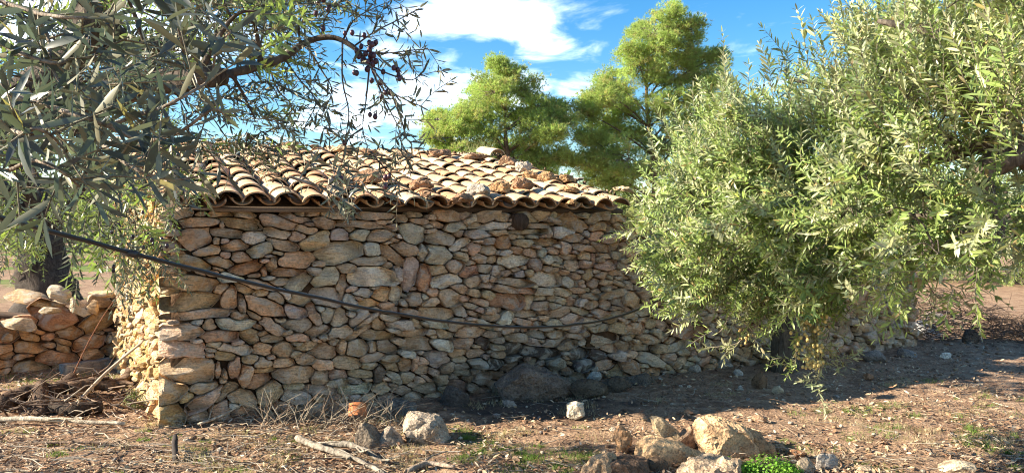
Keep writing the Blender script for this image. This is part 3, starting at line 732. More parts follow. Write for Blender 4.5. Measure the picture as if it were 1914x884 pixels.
ground_rock(1512, 888, 40, 26, (.40, .33, .25), 'tan stone between the green plant and a grey white one')
ground_rock(1458, 842, 34, 10, (.50, .34, .2), 'thin orange shard beyond the heap')
ground_rock(1492, 852, 36, 14, (.42, .22, .12), 'red brown shard right of the thin orange one')
ground_rock(1110, 888, 40, 22, (.46, .38, .28), 'pale stone at the very left foot of the heap', group=pl)
ground_rock(1800, 886, 84, 16, (.60, .50, .36), 'cream flat rock at the bottom edge on the right')
ground_rock(1620, 886, 44, 10, (.48, .38, .27), 'low tan stone at the bottom edge right of the grey white stone')
ground_rock(1425, 790, 30, 12, (.36, .24, .16), 'low reddish stone on the sunlit ground')
ground_rock(1285, 775, 22, 7, (.34, .2, .12), 'small red brown stone behind the heap')
ground_rock(1625, 708, 24, 12, (.35, .2, .12), 'clod of red earth at the edge of the hut shade')
# slabs lying on the low left wall
for px, py, w, h, t, lab, tl in [
    (35, 605, 76, 38, (.46, .37, .25), 'large pale slab tilted on the front of the low wall', -.12),
    (60, 560, 110, 34, (.45, .32, .18), 'long rounded orange slab on top of the low wall', -.22),
    (108, 548, 56, 30, (.50, .42, .29), 'pale pointed slab leaning on the low wall top', -.45),
    (92, 580, 40, 22, (.48, .39, .26), 'small square slab in the middle of the low wall top', 0),
    (110, 566, 60, 14, (.48, .38, .25), 'thin pale slab lying on the low wall top', -.1),
    (148, 576, 50, 36, (.42, .34, .24), 'grey tan slab propped upright near the hut on the low wall', -.7),
    (175, 575, 26, 40, (.42, .3, .18), 'narrow brown stone standing on the low wall beside the hut', -.9),
    (195, 550, 56, 22, (.58, .42, .24), 'tan block on the low wall touching the hut corner', 0),
    (16, 630, 26, 30, (.38, .25, .14), 'brown stone at the left edge beneath the large pale slab', .2)]:
    d = 8.0-(py < 570)*(-.3)-(py > 590)*.15; p = P(px, py, d); s = w/F*d/2
    rock('slab', p, s*1.12, s*.8, max(h/F*d*.40, .03), t, lab, 'stone', 'slabs capping the low wall', 0, -tl, M_STONE, rough=.08, cuts=22, base=.8)
# squared kerb at the foot of the low wall
g0, g1 = G(120, 698), G(216, 684)
mb = MB(); kd = (g1-g0); kl = kd.length; kd.normalize()
box_from(mb, g0, kd, Vector((kd.y, -kd.x, 0)), 0, kl, -.1, lambda u: .085+.006*math.sin(u*30), -.14, .0, 8, (.27, .25, .23))
tag(mb.build('kerb_stone', M_STONE, None, smooth=False), 'grey squared kerb stone along the foot of the low wall', 'kerb stone')
# broken tile on the ground
o = link('broken_tile', tile_mesh(.07, .065, .10, .014, False, (.50, .19, .08)), M_TILE)
p = G(665, 800); o.location = p+Vector((0, .06, .075)); o.rotation_euler = (R(62), .12, R(25))
tag(o, 'broken piece of red clay tile standing in the litter', 'tile')

# ------------------------------------------------------------------ leaves and shoots
class Leaves:
    def __init__(s): s.p, s.d, s.n, s.l, s.w, s.c, s.t = [], [], [], [], [], [], []
    def add(s, p, d, n, l, w, c, t):
        s.p.append(p); s.d.append(d); s.n.append(n); s.l.append(l); s.w.append(w); s.c.append(c); s.t.append(t)
    def arrays(s):
        p, d, n = (np.array([tuple(x) for x in a]) for a in (s.p, s.d, s.n))
        return p, d, n, np.array(s.l), np.array(s.w), np.array(s.c), np.array(s.t)
LT = np.array([(0, 0, 0), (.28, -.40, .10), (.28, 0, 0), (.28, .40, .10), (.66, -.44, .10), (.66, 0, 0), (.66, .44, .10), (1, 0, 0)])
LF3 = np.array([(0, 1, 2), (0, 2, 3), (4, 7, 5), (5, 7, 6)]); LF4 = np.array([(1, 4, 5, 2), (2, 5, 6, 3)])
def leaf_verts(p, d, n, l, w, c):
    s = np.cross(n, d); s /= np.linalg.norm(s, axis=1, keepdims=True)+1e-9
    n = np.cross(d, s)
    x, y, z = LT[:, 0], LT[:, 1], LT[:, 2]
    L = l[:, None]; W = w[:, None]
    lx = x[None]*L; ly = y[None]*W; lz = z[None]*W - c[:, None]*L*(x[None]**2)
    return p[:, None]+lx[..., None]*d[:, None]+ly[..., None]*s[:, None]+lz[..., None]*n[:, None]
def build_leaves(acc, parent, cap):
    p, d, n, l, w, c, t = acc.arrays()
    V = leaf_verts(p, d, n, l, w, c) - np.array(origin_of(parent))
    ctr = p+d*(l*.5)[:, None]
    dep = np.maximum(ctr[:, 1], .1); sx = ctr[:, 0]/dep*F+CX; sy = HY-(ctr[:, 2]-CAMH)/dep*F
    inf = (sx > 5) & (sx < 1909) & (sy > 5) & (sy < 880)
    score = np.where(inf, l*w/dep**2, 0)
    order = np.argsort(-score); big = order[:cap]; big = big[score[big] > 0]
    rest = np.setdiff1d(np.arange(len(l)), big)
    for i in big:
        me = np_mesh('leaf', V[i], [LF3, LF4], np.repeat(t[i][None], 8, 0), False)
        link('leaf', me, M_LEAF, parent)
    m = len(rest); off = np.arange(m)*8
    f3 = (off[:, None, None]+LF3[None]).reshape(-1, 3); f4 = (off[:, None, None]+LF4[None]).reshape(-1, 4)
    o = link('foliage', np_mesh('foliage', V[rest].reshape(-1, 3), [f3, f4], np.repeat(t[rest], 8, 0), True), M_LEAF, parent)
    o['kind'] = 'stuff'
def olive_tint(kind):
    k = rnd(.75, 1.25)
    if kind == 'shade': t = (.072, .088, .080)  # darker, greyer leaf colour with the shade of the near boughs put in
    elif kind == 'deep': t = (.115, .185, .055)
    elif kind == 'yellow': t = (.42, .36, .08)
    elif kind == 'pale_green': t = (.38, .41, .22)  # palest leaf tint, used most towards the top of the right crown
    else: t = (.235, .31, .095)  # brighter leaf green, sunlight put into the colour
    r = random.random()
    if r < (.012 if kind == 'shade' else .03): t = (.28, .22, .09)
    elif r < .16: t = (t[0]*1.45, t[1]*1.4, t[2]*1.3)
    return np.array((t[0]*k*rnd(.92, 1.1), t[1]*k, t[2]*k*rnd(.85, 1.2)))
def shoot(acc, tw, p, d, L, leaf, rise=0.0, kind='sun', spread=.85, dens=.42, tr=.0022, ttint=(.30, .27, .20)):
    n = max(3, int(L/(leaf*dens))); seg = L/n
    d = d.normalized(); side = d.cross(rvec()).normalized(); path = [p.copy()]
    for i in range(n):
        d = (d+Vector((0, 0, rise*.12))+rvec()*.10).normalized(); p = p+d*seg; path.append(p.copy())
        side = (side-d*side.dot(d)).normalized()
        f = i/n; sz = leaf*(.75+.5*math.sin(math.pi*min(1, f*1.05+.12)))*rnd(.8, 1.15)
        for sg in (1, -1):
            if random.random() < .10: continue
            ld = (d*rnd(.45, .95)+side*sg*spread+rvec()*.22).normalized()
            nn = (d-ld*d.dot(ld)+rvec()*.35)
            acc.add(p, ld, nn.normalized(), sz, sz*rnd(.20, .28)*(.78 if kind == 'shade' else 1), rnd(-.04, .22), olive_tint(kind))
        side = d.cross(side) if random.random() < .8 else side
    acc.add(p, d, side, leaf*.8, leaf*.17, .05, olive_tint(kind))
    tube(tw, path[::2] if len(path) > 6 else path, [max(.0008, tr*(1-.7*i/len(path))) for i in range(len(path[::2] if len(path) > 6 else path))], 3, ttint, cap=False)
class Tree:
    """olive tree: limbs are registered as nodes; clusters of shoots branch off the nearest node"""
    def __init__(s, label, base, btint=(.10, .08, .065), group='olive trees of the grove'):
        s.root = thing('olive_tree', label, 'tree', base, group); s.acc = Leaves(); s.tw = MB(); s.nodes = []; s.btint = btint
    def limb(s, ctrl, r0, r1, name='branch', n=None, sides=9, wob=.25, fq=9):
        n = n or len(ctrl)*4
        pts = spline(ctrl, n); mb = MB()
        tube(mb, pts, [lerp(r0, r1, i/n) for i in range(n+1)], sides, s.btint, wob, fq)
        mb.build(name, M_BARK, s.root)
        s.nodes += [(p, lerp(r0, r1, i/n)) for i, p in enumerate(pts)]
    def twig(s, ctrl, r0, r1, tint=None, reg=True):
        pts = spline(ctrl, len(ctrl)*3)
        tube(s.tw, pts, [lerp(r0, r1, i/(len(pts)-1)) for i in range(len(pts))], 5, tint or s.btint, .1)
        if reg: s.nodes += [(p, lerp(r0, r1, i/(len(pts)-1))) for i, p in enumerate(pts)]
        return pts
    def cluster(s, c, rad, nsh, leaf, L, dirf, kind='sun', rise=0, connect=True, dens=.42, reg=True):
        if connect and s.nodes:
            q, r = min(s.nodes, key=lambda t: (t[0]-c).length)
            mid = (q+c)*.5+rvec()*.12*(c-q).length+Vector((0, 0, .05))
            s.twig([q, mid, c], min(r*.8, .012), .003, reg=False)
            if reg: s.nodes += [((q+mid)*.5, .008), (mid, .007), (c, .004)]
        for _ in range(nsh):
            p = c+rvec()*rad*rnd(0, 1)**.5
            d = dirf(p).normalized()+rvec()*.5
            k = kind if not isinstance(kind, list) else random.choice(kind)
            shoot(s.acc, s.tw, p, d, L*rnd(.6, 1.3), leaf*rnd(.85, 1.15), rise, k, dens=dens)
    def spray(s, ctrl, leaf, r0=.004, kind='shade', pairs=None, side_L=0, dens=.5, tint=(.33, .28, .22)):
        """a leafy twig along control points, leaves in opposite pairs, optional side shoots"""
        pts = spline(ctrl, max(8, len(ctrl)*5)); s.twig(ctrl, r0, .0016, tint)
        acc_l = 0; side = Vector((0, 0, 1))
        for i in range(1, len(pts)):
            seg = pts[i]-pts[i-1]; acc_l += seg.length
            if acc_l < leaf*dens: continue
            acc_l = 0; d = seg.normalized(); side = (side-d*side.dot(d)+rvec()*.3).normalized()
            for sg in (1, -1):
                if random.random() < .12: continue
                ld = (d*rnd(.35, .9)+side*sg*.9+rvec()*.3+Vector((0, 0, -.12))).normalized(); sz = leaf*rnd(.7, 1.2)
                nn = (d-ld*d.dot(ld)+rvec()*.5).normalized()
                s.acc.add(pts[i], ld, nn, sz, sz*rnd(.135, .19), rnd(-.05, .26), olive_tint(kind))
            if side_L and random.random() < .5:
                shoot(s.acc, s.tw, pts[i], d*.5+side*random.choice((1, -1))+rvec()*.4, side_L*rnd(.5, 1.1), leaf*.9, -.3, kind, dens=.5)
            side = d.cross(side)
    def olives(s, pts, r, tint, name='olive'):
        for p in pts:
            rr = r*rnd(.85, 1.12); bm = bmesh.new(); bmesh.ops.create_uvsphere(bm, u_segments=8, v_segments=6, radius=rr)
            k = rnd(.7, 1.3); V = np.array([(v.co.x*.85, v.co.y*.85, v.co.z*1.1) for v in bm.verts])+np.array(p)-np.array(s.root.location)
            by = {}
            bm.verts.index_update()
            for f in bm.faces: by.setdefault(len(f.verts), []).append([v.index for v in f.verts])
            bm.free()
            link(name, np_mesh(name, V, [np.array(x) for x in by.values()], np.array([[c*k for c in tint]]*len(V)), True), M_FRUIT, s.root)
    def finish(s, cap):
        build_leaves(s.acc, s.root, cap)
        if s.tw.v: s.tw.build('twigs', M_BARK, s.root, kind='stuff')
def inpoly(x, y, poly):
    r = False; j = len(poly)-1
    for i in range(len(poly)):
        xi, yi = poly[i]; xj, yj = poly[j]
        if (yi > y) != (yj > y) and x < (xj-xi)*(y-yi)/(yj-yi)+xi: r = not r
        j = i
    return r
def sample(poly):
    xs = [p[0] for p in poly]; ys = [p[1] for p in poly]
    while True:
        x, y = rnd(min(xs), max(xs)), rnd(min(ys), max(ys))
        if inpoly(x, y, poly): return x, y
UPV = Vector((0, 0, 1))

# ---- left foreground olive: trunk just outside the frame, boughs over the camera's left
def left_tree():
    T = Tree('near olive tree at the upper left with purple olives and big grey green leaves', (-3.3, 3.2, 0))
    T.limb([(-3.3, 3.2, -.1), (-3.25, 3.2, .7), (-3.0, 3.25, 1.4), (-2.55, 3.2, 1.95)], .26, .15, 'trunk', 20, 14, .3, 5)
    T.limb([(-2.55, 3.2, 1.95), P(60, 215, 2.9), P(195, 178, 2.75), P(270, 158, 2.7), P(345, 150, 2.7), P(420, 142, 2.8)], .075, .036, wob=.5)
    T.limb([P(330, 152, 2.7), P(365, 142, 2.6), P(372, 160, 2.6)], .055, .035)
    T.limb([P(400, 143, 2.8), P(470, 128, 2.9), P(530, 108, 2.95), P(575, 78, 3.0), P(620, 70, 3.0), P(660, 88, 3.0), P(690, 122, 3.0)], .018, .007)
    T.limb([(-2.6, 3.2, 1.9), P(90, 150, 3.1), P(165, 70, 3.1), P(180, 10, 3.1), P(200, -120, 3.2)], .085, .06, wob=.5)
    T.limb([P(180, 20, 3.1), P(260, 90, 3.2), P(345, 70, 3.3), P(380, 10, 3.3), P(420, -60, 3.4)], .035, .015)
    T.limb([(-2.7, 3.2, 2.1), (-2.2, 3.6, 3.1), (-1.2, 4.2, 3.9), (-.3, 4.6, 4.3)], .10, .03)
    T.limb([(-2.7, 3.2, 2.1), (-2.9, 4.0, 2.9), (-2.6, 5.0, 3.5), (-2.2, 5.8, 3.7)], .09, .03)
    # twigs of the arching branch over the sky
    arcs = [[(660, 88), (700, 60), (740, 40), (775, 22)], [(670, 95), (720, 100), (765, 95), (800, 92)], [(690, 122), (730, 140), (770, 150), (795, 130)],
            [(690, 122), (730, 170), (765, 190), (790, 200)], [(690, 130), (684, 190), (678, 240), (690, 285)], [(640, 78), (640, 150), (652, 210), (645, 262)],
            [(695, 130), (720, 190), (745, 240), (752, 290)], [(640, 78), (660, 40), (690, 20), (735, 0)], [(600, 72), (610, 30), (640, 0), (650, -30)],
            [(570, 80), (600, 130), (620, 170), (600, 220)], [(530, 108), (560, 150), (590, 190), (570, 235)], [(690, 280), (715, 310), (735, 330), (748, 350)],
            [(500, 118), (520, 170), (545, 200), (530, 250)], [(560, 85), (560, 40), (575, 10), (590, -30)], [(480, 126), (490, 70), (500, 30), (520, -20)],
            [(678, 240), (650, 262), (640, 300), (625, 345)], [(730, 170), (752, 230), (762, 262), (790, 268)]]
    for a in arcs:
        d = rnd(2.85, 3.15)
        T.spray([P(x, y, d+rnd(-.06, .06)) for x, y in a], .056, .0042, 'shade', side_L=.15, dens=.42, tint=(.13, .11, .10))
    # close sprays
    near = [([(-40, 165), (0, 173), (85, 197), (170, 224), (200, 234), (258, 215), (305, 200), (356, 173), (394, 146), (405, 90), (430, 60)], 1.15, .075),
            ([(-40, 0), (0, 3), (68, 25), (136, 34), (204, 31), (258, 17), (300, -10)], 1.2, .070),
            ([(-40, 60), (0, 81), (44, 102), (102, 119), (136, 109), (190, 93), (240, 70)], 1.2, .07),
            ([(-40, 225), (0, 234), (40, 250), (68, 240), (105, 262), (130, 300)], 1.05, .075),
            ([(168, 224), (178, 255), (215, 290), (270, 325), (330, 335), (370, 330)], 1.2, .078),
            ([(200, 234), (260, 262), (330, 250), (395, 205), (420, 215)], 1.25, .062),
            ([(-30, 300), (10, 320), (60, 300), (110, 318), (150, 350)], 1.1, .070),
            ([(394, 146), (350, 120), (340, 80), (330, 40)], 1.2, .072),
            ([(60, 25), (90, 70), (95, 120), (120, 170)], 1.2, .07),
            ([(620, 330), (650, 345), (672, 338), (690, 360)], 2.2, .06),
            ([(540, 330), (600, 352), (640, 372), (668, 390)], 2.0, .055)]
    for pts, d, leaf in near:
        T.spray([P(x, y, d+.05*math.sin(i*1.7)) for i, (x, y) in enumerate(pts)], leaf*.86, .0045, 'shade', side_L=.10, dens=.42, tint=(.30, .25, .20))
    # dense middle distance
    A = [(-60, -40), (520, -40), (500, 90), (400, 200), (300, 240), (180, 300), (-60, 360)]
    for _ in range(46):
        x, y = sample(A); d = rnd(2.5, 3.9)
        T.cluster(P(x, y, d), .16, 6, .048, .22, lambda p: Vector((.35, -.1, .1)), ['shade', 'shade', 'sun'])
    B = [(330, -40), (600, -40), (570, 60), (560, 160), (520, 240), (460, 280), (380, 290), (320, 240)]
    for _ in range(42):
        x, y = sample(B); d = rnd(2.8, 4.0)
        T.cluster(P(x, y, d), .15, 5, .045, .2, lambda p: Vector((.5, 0, -.2)), ['shade', 'shade', 'sun'])
    for _ in range(16):
        x, y = sample([(-60, 60), (230, 40), (230, 200), (200, 330), (-60, 360)]); d = rnd(1.7, 2.4)
        T.cluster(P(x, y, d), .1, 4, .058, .2, lambda p: Vector((.5, -.1, .1)), 'shade')
    # hanging foliage over the left end of the roof and the hut corner
    Cc = [(210, 310), (300, 270), (380, 270), (370, 320), (320, 350), (310, 420), (310, 500), (230, 520), (205, 420)]
    for _ in range(24):
        x, y = sample(Cc); d = rnd(4.3, 5.1)
        T.cluster(P(x, y, d), .17, 5, .058, .24, lambda p: Vector((.1, -.1, -.8)), ['sun', 'shade', 'shade'], reg=True)
    D = [(-60, 330), (200, 330), (230, 430), (240, 490), (120, 470), (-60, 440)]
    for _ in range(18):
        x, y = sample(D); d = rnd(3.6, 5.0)
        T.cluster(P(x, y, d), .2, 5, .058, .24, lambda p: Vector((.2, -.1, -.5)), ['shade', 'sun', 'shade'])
    # crown above the frame: throws the broken shade on the ground
    for _ in range(46):
        c = Vector((rnd(-3.6, .6), rnd(2.2, 5.6), rnd(3.0, 4.6)))
        if (HY-(c.z-CAMH)/c.y*F) > -60 and c.x > -3.2: c.z = CAMH+(HY+90)/F*c.y+rnd(.1, .5)
        T.cluster(c, .26, 6, .06, .26, lambda p: Vector((.2, 0, .4)), 'sun')
    # fruit
    def near_twig(lst, jit, d): return [P(x+rnd(-jit, jit), y+rnd(-jit, jit), d+rnd(-.04, .04)) for x, y in lst]
    T.olives(near_twig([(676, 88), (690, 92), (684, 100), (672, 104), (692, 105), (686, 116), (678, 114), (696, 116), (662, 135), (668, 137), (680, 68), (697, 82),
                        (715, 136), (742, 130), (746, 142), (747, 148), (712, 183), (718, 172), (724, 172), (730, 174), (693, 216), (702, 220), (645, 266),
                        (604, 56), (612, 18), (616, 12), (594, 6), (645, 63), (660, 62), (590, 28), (605, 0)]+[(random.gauss(690, 16), random.gauss(105, 24)) for _ in range(18)], 2, 2.95), .0118, (.060, .022, .035))
    T.olives(near_twig([(638, 335), (650, 340), (640, 336), (720, 332), (728, 330), (721, 348)], 1, 2.1), .0085, (.06, .02, .03))
    T.olives(near_twig([(x, y) for x, y in [(212, 410), (218, 420), (210, 432), (220, 425), (250, 440), (258, 445), (275, 440), (285, 448), (290, 455), (270, 462), (300, 450), (214, 505), (210, 500), (310, 460), (262, 450), (268, 400), (330, 290), (340, 262), (420, 222), (425, 228), (100, 68), (440, 215)]], 3, 4.3), .0135, (.035, .02, .04))
    T.finish(300)
left_tree()

# ---- right foreground olive: trunk just outside the right edge
def right_tree():
    T = Tree('big olive tree filling the right side with sunlit silvery leaves', (3.35, 4.0, 0), (.15, .125, .10))
    T.limb([(3.35, 4.0, -.1), (3.3, 4.0, .8), (3.2, 3.95, 1.4), (3.05, 3.9, 1.8)], .24, .13, 'trunk', 18, 14, .3, 5)
    T.limb([(3.05, 3.9, 1.8), P(1960, 300, 3.75), P(1900, 290, 3.7), P(1860, 300, 3.7), P(1835, 330, 3.7), P(1845, 380, 3.7), P(1868, 415, 3.7), P(1862, 455, 3.7)], .085, .024, wob=.5)
    T.limb([P(1866, 425, 3.7), P(1825, 425, 3.75), P(1780, 402, 3.8), P(1730, 405, 3.9), P(1640, 400, 4.0)], .04, .012)
    T.limb([P(1930, 295, 3.7), P(1880, 262, 3.7), P(1820, 275, 3.8), P(1730, 300, 4.0), P(1620, 310, 4.3), P(1500, 320, 4.7), P(1400, 350, 5.1), P(1310, 400, 5.4)], .05, .008, wob=.4)
    T.limb([(3.05, 3.9, 1.8), P(1930, 180, 3.5), P(1850, 110, 3.4), P(1740, 60, 3.4), P(1640, 40, 3.5)], .07, .012)
    T.limb([P(1800, 280, 3.85), P(1700, 220, 4.1), P(1580, 170, 4.4), P(1480, 150, 4.7)], .03, .010)
    T.limb([P(1560, 315, 4.5), P(1520, 400, 4.6), P(1510, 480, 4.7), P(1516, 560, 4.75), P(1528, 640, 4.75)], .014, .004)
    T.limb([P(1640, 400, 4.0), P(1560, 430, 4.5), P(1450, 450, 5.0), P(1340, 470, 5.3), P(1270, 520, 5.5)], .018, .005)
    dep = lambda x: lerp(5.5, 3.1, max(0, min(1, (x-1200)/720)))
    R1 = [(1310, 290), (1370, 235), (1450, 220), (1535, 180), (1600, 150), (1690, 95), (1780, 0), (1990, -60), (1990, 470), (1800, 460), (1700, 520), (1620, 500), (1480, 520), (1400, 535), (1310, 490), (1262, 430), (1262, 340)]
    for _ in range(430):
        x, y = sample(R1); d = dep(x)+rnd(-.55, .75)
        if x > 1745 and y > 235 and random.random() < .62: continue
        if x > 1745 and y > 235: d = rnd(3.2, 4.8)
        up = max(-.3, min(1.0, (400-y)/250))
        T.cluster(P(x, y, d), rnd(.10, .22), random.choice((5, 7, 9)), .050, rnd(.16, .28), lambda p: Vector((-.55, -.3, up)), ['sun', 'pale_green', 'pale_green'] if y < 210+rnd(-60, 60) else ['sun', 'sun', 'pale_green'], rise=.6*up, dens=.34)
    for poly, n, kinds in (([(1290, 270), (1380, 215), (1490, 190), (1490, 420), (1280, 430)], 75, ['pale_green', 'sun']), ([(1340, 500), (1600, 470), (1610, 540), (1560, 570), (1400, 560)], 46, ['sun', 'pale_green', 'deep']), ([(1225, 420), (1330, 420), (1350, 560), (1275, 555), (1235, 500)], 30, ['sun', 'sun', 'pale_green']), ([(1600, 60), (1900, 40), (1900, 240), (1620, 260)], 50, ['pale_green', 'pale_green', 'sun'])):
        for _ in range(n):
            x, y = sample(poly); d = dep(x)+rnd(-.3, .6)-(.5 if x < 1350 and y > 420 else 0)
            T.cluster(P(x, y, d), rnd(.10, .2), 7, .05, .2, lambda p: Vector((-.5, -.3, .8 if y < 430 else -.2)), kinds, rise=.3, dens=.34)
    # upright shoots along the top
    for x, y, x2, y2 in [(1368, 190, 1345, 62), (1355, 200, 1350, 95), (1440, 160, 1448, 62), (1425, 170, 1432, 120), (1400, 180, 1402, 120), (1250, 250, 1215, 195), (1270, 230, 1255, 180), (1300, 210, 1290, 165),
                         (1510, 110, 1490, 20), (1530, 110, 1520, 40), (1570, 90, 1560, 0), (1600, 90, 1600, -10), (1640, 60, 1650, -30), (1550, 120, 1540, 50), (1660, 60, 1590, 10), (1470, 150, 1475, 95), (1610, 80, 1640, 20), (1690, 40, 1700, -40), (1330, 210, 1310, 150), (1385, 190, 1372, 140),
                         (1480, 120, 1440, 45), (1620, 50, 1560, -20), (1230, 300, 1205, 240), (1235, 330, 1200, 290)]:
        d = dep(x)-.1; a, b = P(x, y, d), P(x2, y2, d+rnd(-.1, .1))
        shoot(T.acc, T.tw, a, b-a, (b-a).length, .062, .1, 'pale_green', dens=.34)
        shoot(T.acc, T.tw, a+Vector((.05, .1, -.05)), b-a+rvec()*.1, (b-a).length*.8, .05, .1, 'pale_green', dens=.36)
    # drooping tips on the left and below
    for ctrl, d, leaf in [([(1290, 470), (1240, 440), (1200, 425), (1162, 432)], 5.4, .055), ([(1290, 500), (1250, 480), (1215, 470), (1180, 452)], 5.4, .055),
                          ([(1330, 520), (1280, 545), (1240, 548), (1210, 540)], 5.3, .055), ([(1300, 420), (1255, 400), (1220, 392), (1195, 398)], 5.4, .055),
                          ([(1400, 540), (1370, 580), (1345, 620), (1320, 612)], 5.0, .055), ([(1420, 560), (1395, 610), (1380, 640), (1340, 648)], 5.0, .055),
                          ([(1430, 540), (1420, 600), (1410, 640), (1412, 652)], 4.9, .055), ([(1660, 500), (1690, 560), (1690, 600), (1700, 635)], 4.1, .056),
                          ([(1640, 480), (1660, 520), (1620, 540), (1600, 530)], 4.2, .055), ([(1720, 500), (1740, 540), (1760, 560), (1790, 560)], 3.9, .055),
                          ([(1516, 560), (1490, 620), (1488, 670), (1482, 695)], 4.7, .05), ([(1528, 640), (1550, 670), (1575, 672), (1590, 690)], 4.7, .05),
                          ([(1528, 640), (1532, 690), (1528, 715), (1532, 735)], 4.7, .05), ([(1516, 500), (1540, 560), (1550, 610), (1545, 640)], 4.75, .05),
                          ([(1700, 470), (1730, 505), (1800, 540), (1850, 520)], 3.8, .056), ([(1560, 480), (1590, 520), (1580, 560), (1610, 600)], 4.4, .054)]:
        T.spray([P(x, y, d+rnd(-.08, .08)) for x, y in ctrl], leaf, .004, random.choice(['sun', 'pale_green']), side_L=.17, dens=.36)
    # pale olives hanging in the yellowing branch
    pts = []
    for _ in range(110):
        t = random.random(); x = lerp(1512, 1522, t)+random.gauss(0, 9+9*math.sin(t*3)); y = lerp(545, 690, t)
        pts.append(P(x, y, 4.5+rnd(-.12, .12)))
    T.olives(pts, .0115, (.58, .45, .16))
    T.olives([P(1395+rnd(-14, 14), 628+rnd(-16, 18), 4.95) for _ in range(16)], .009, (.52, .36, .14))
    T.olives([P(1750, 258, 3.4), P(1758, 256, 3.4), P(1812, 52, 3.3), P(1800, 48, 3.3), P(1825, 55, 3.3)], .012, (.03, .03, .05))
    for _ in range(26):
        t = random.random(); shoot(T.acc, T.tw, P(lerp(1510, 1528, t)+rnd(-14, 14), lerp(500, 660, t), 4.72), Vector((rnd(-.6, .6), -.2, -.7)), .12, .035, -.3, 'yellow')
    T.finish(300)
right_tree()

def rear_tree():
    g = G(1462, 690)
    T = Tree('shaded olive tree with its trunk close to the wall, behind the big right one', g, (.11, .09, .07))
    T.limb([g+Vector((0, 0, -.1)), g+Vector((.05, 0, .5)), g+Vector((-.1, 0, 1.0)), g+Vector((-.05, -.1, 1.4))], .15, .10, 'trunk', 14, 12, .35, 5)
    T.limb([g+Vector((-.05, -.1, 1.35)), P(1390, 420, 7.7), P(1310, 330, 7.6)], .10, .03)
    T.limb([g+Vector((-.05, -.1, 1.35)), P(1520, 400, 7.8), P(1640, 320, 7.8)], .10, .03)
    T.limb([g+Vector((-.05, -.1, 1.35)), P(1450, 380, 7.8), P(1450, 260, 7.8)], .09, .03)
    R2 = [(1250, 260), (1350, 200), (1500, 160), (1650, 180), (1740, 260), (1760, 420), (1700, 500), (1560, 540), (1440, 560), (1330, 560), (1270, 480), (1230, 380)]
    for _ in range(130):
        x, y = sample(R2)
        T.cluster(P(x, y, rnd(6.6, 8.6)), .25, 5, .058, .28, lambda p: Vector((-.4, -.3, .3)), 'sun')
    T.finish(0)
rear_tree()

def far_olive(label, px, d, h, r, seed, tw=.32, n=46, leaf=.085, zc=.64, zr=.36):
    random.seed(seed)
    b = Vector(((px-CX)/F*d, d, 0))
    T = Tree(label, b, (.075, .06, .05))
    T.limb([b+Vector((0, 0, -.2)), b+Vector((.05, 0, h*.12)), b+Vector((-.08, 0, h*.24)), b+Vector((0, 0, h*.34))], tw*1.25, tw*.72, 'trunk', 14, 12, .35, 4)
    top = b+Vector((0, 0, h*.33))
    for k in range(5):
        a = k*1.256+rnd(-.3, .3)
        T.limb([top, top+Vector((math.cos(a)*r*.35, math.sin(a)*r*.35, h*.2)), top+Vector((math.cos(a)*r*.75, math.sin(a)*r*.75, h*.33))], tw*.42, .04, 'branch', 8, 7)
    c = b+Vector((0, 0, h*zc))
    for _ in range(n):
        v = rvec(); k = rnd(.55, 1)**.5
        p = c+Vector((v.x*r*k, v.y*r*k, v.z*h*zr*k))
        o = (p-c).normalized()
        T.cluster(p, .36, 7, leaf, .42, lambda q: o+Vector((0, 0, .1)), 'sun')
    T.finish(0)
far_olive('olive tree with a thick trunk standing beyond the low wall on the left', 84, 12.5, 4.2, 2.0, 51, .42, 60, .075)
far_olive('distant bushy olive tree behind the brush heap at the right edge', 1915, 19.5, 3.4, 2.2, 52, .2, 80, .085, .5, .5)
far_olive('distant olive tree seen through the leaves right of the wall end', 1740, 21, 3.6, 2.6, 53, .2, 70, .1, .5, .5)
far_olive('distant olive tree at the left edge beyond the pink track', -60, 30, 4.2, 3.2, 54, .25, 50, .12, .5, .48)
far_olive('distant olive tree hidden mostly by the hut corner on the left', 240, 34, 4.4, 3.4, 55, .25, 50, .12, .5, .48)
far_olive('distant low olive tree just right of the brush heap', 1835, 20.5, 3.2, 2.4, 56, .2, 80, .085, .48, .48)
random.seed(77)
def far_wood():
    V, t = [], []
    for k in range(170):
        a = rnd(-1.0, 1.0); d = rnd(48, 100); c = Vector((math.sin(a)*d*1.2, math.cos(a)*d, 0)); r = rnd(2.2, 4.5); h = rnd(3.5, 6.5); tt = random.choice([(.16, .19, .07), (.12, .15, .05), (.2, .21, .09)])
        for _ in range(420):
            v = rvec(); k2 = rnd(.5, 1); p = c+Vector((v.x*r*k2, v.y*r*k2, h*.5+v.z*h*.5*k2)); s1, s2 = rvec()*rnd(.3, .75), rvec()*rnd(.3, .75); g = rnd(.7, 1.3)
            V += [p, p+s1, p+s1*.4+s2]; t += [[x*g for x in tt]]*3
    o = link('far_wood', np_mesh('far_wood', np.array([tuple(v) for v in V]), [np.arange(len(V)).reshape(-1, 3)], np.array(t)), M_NEEDLE)
    tag(o, 'far off belt of low trees closing the horizon behind the grove', 'wood', None, 'stuff')
far_wood()

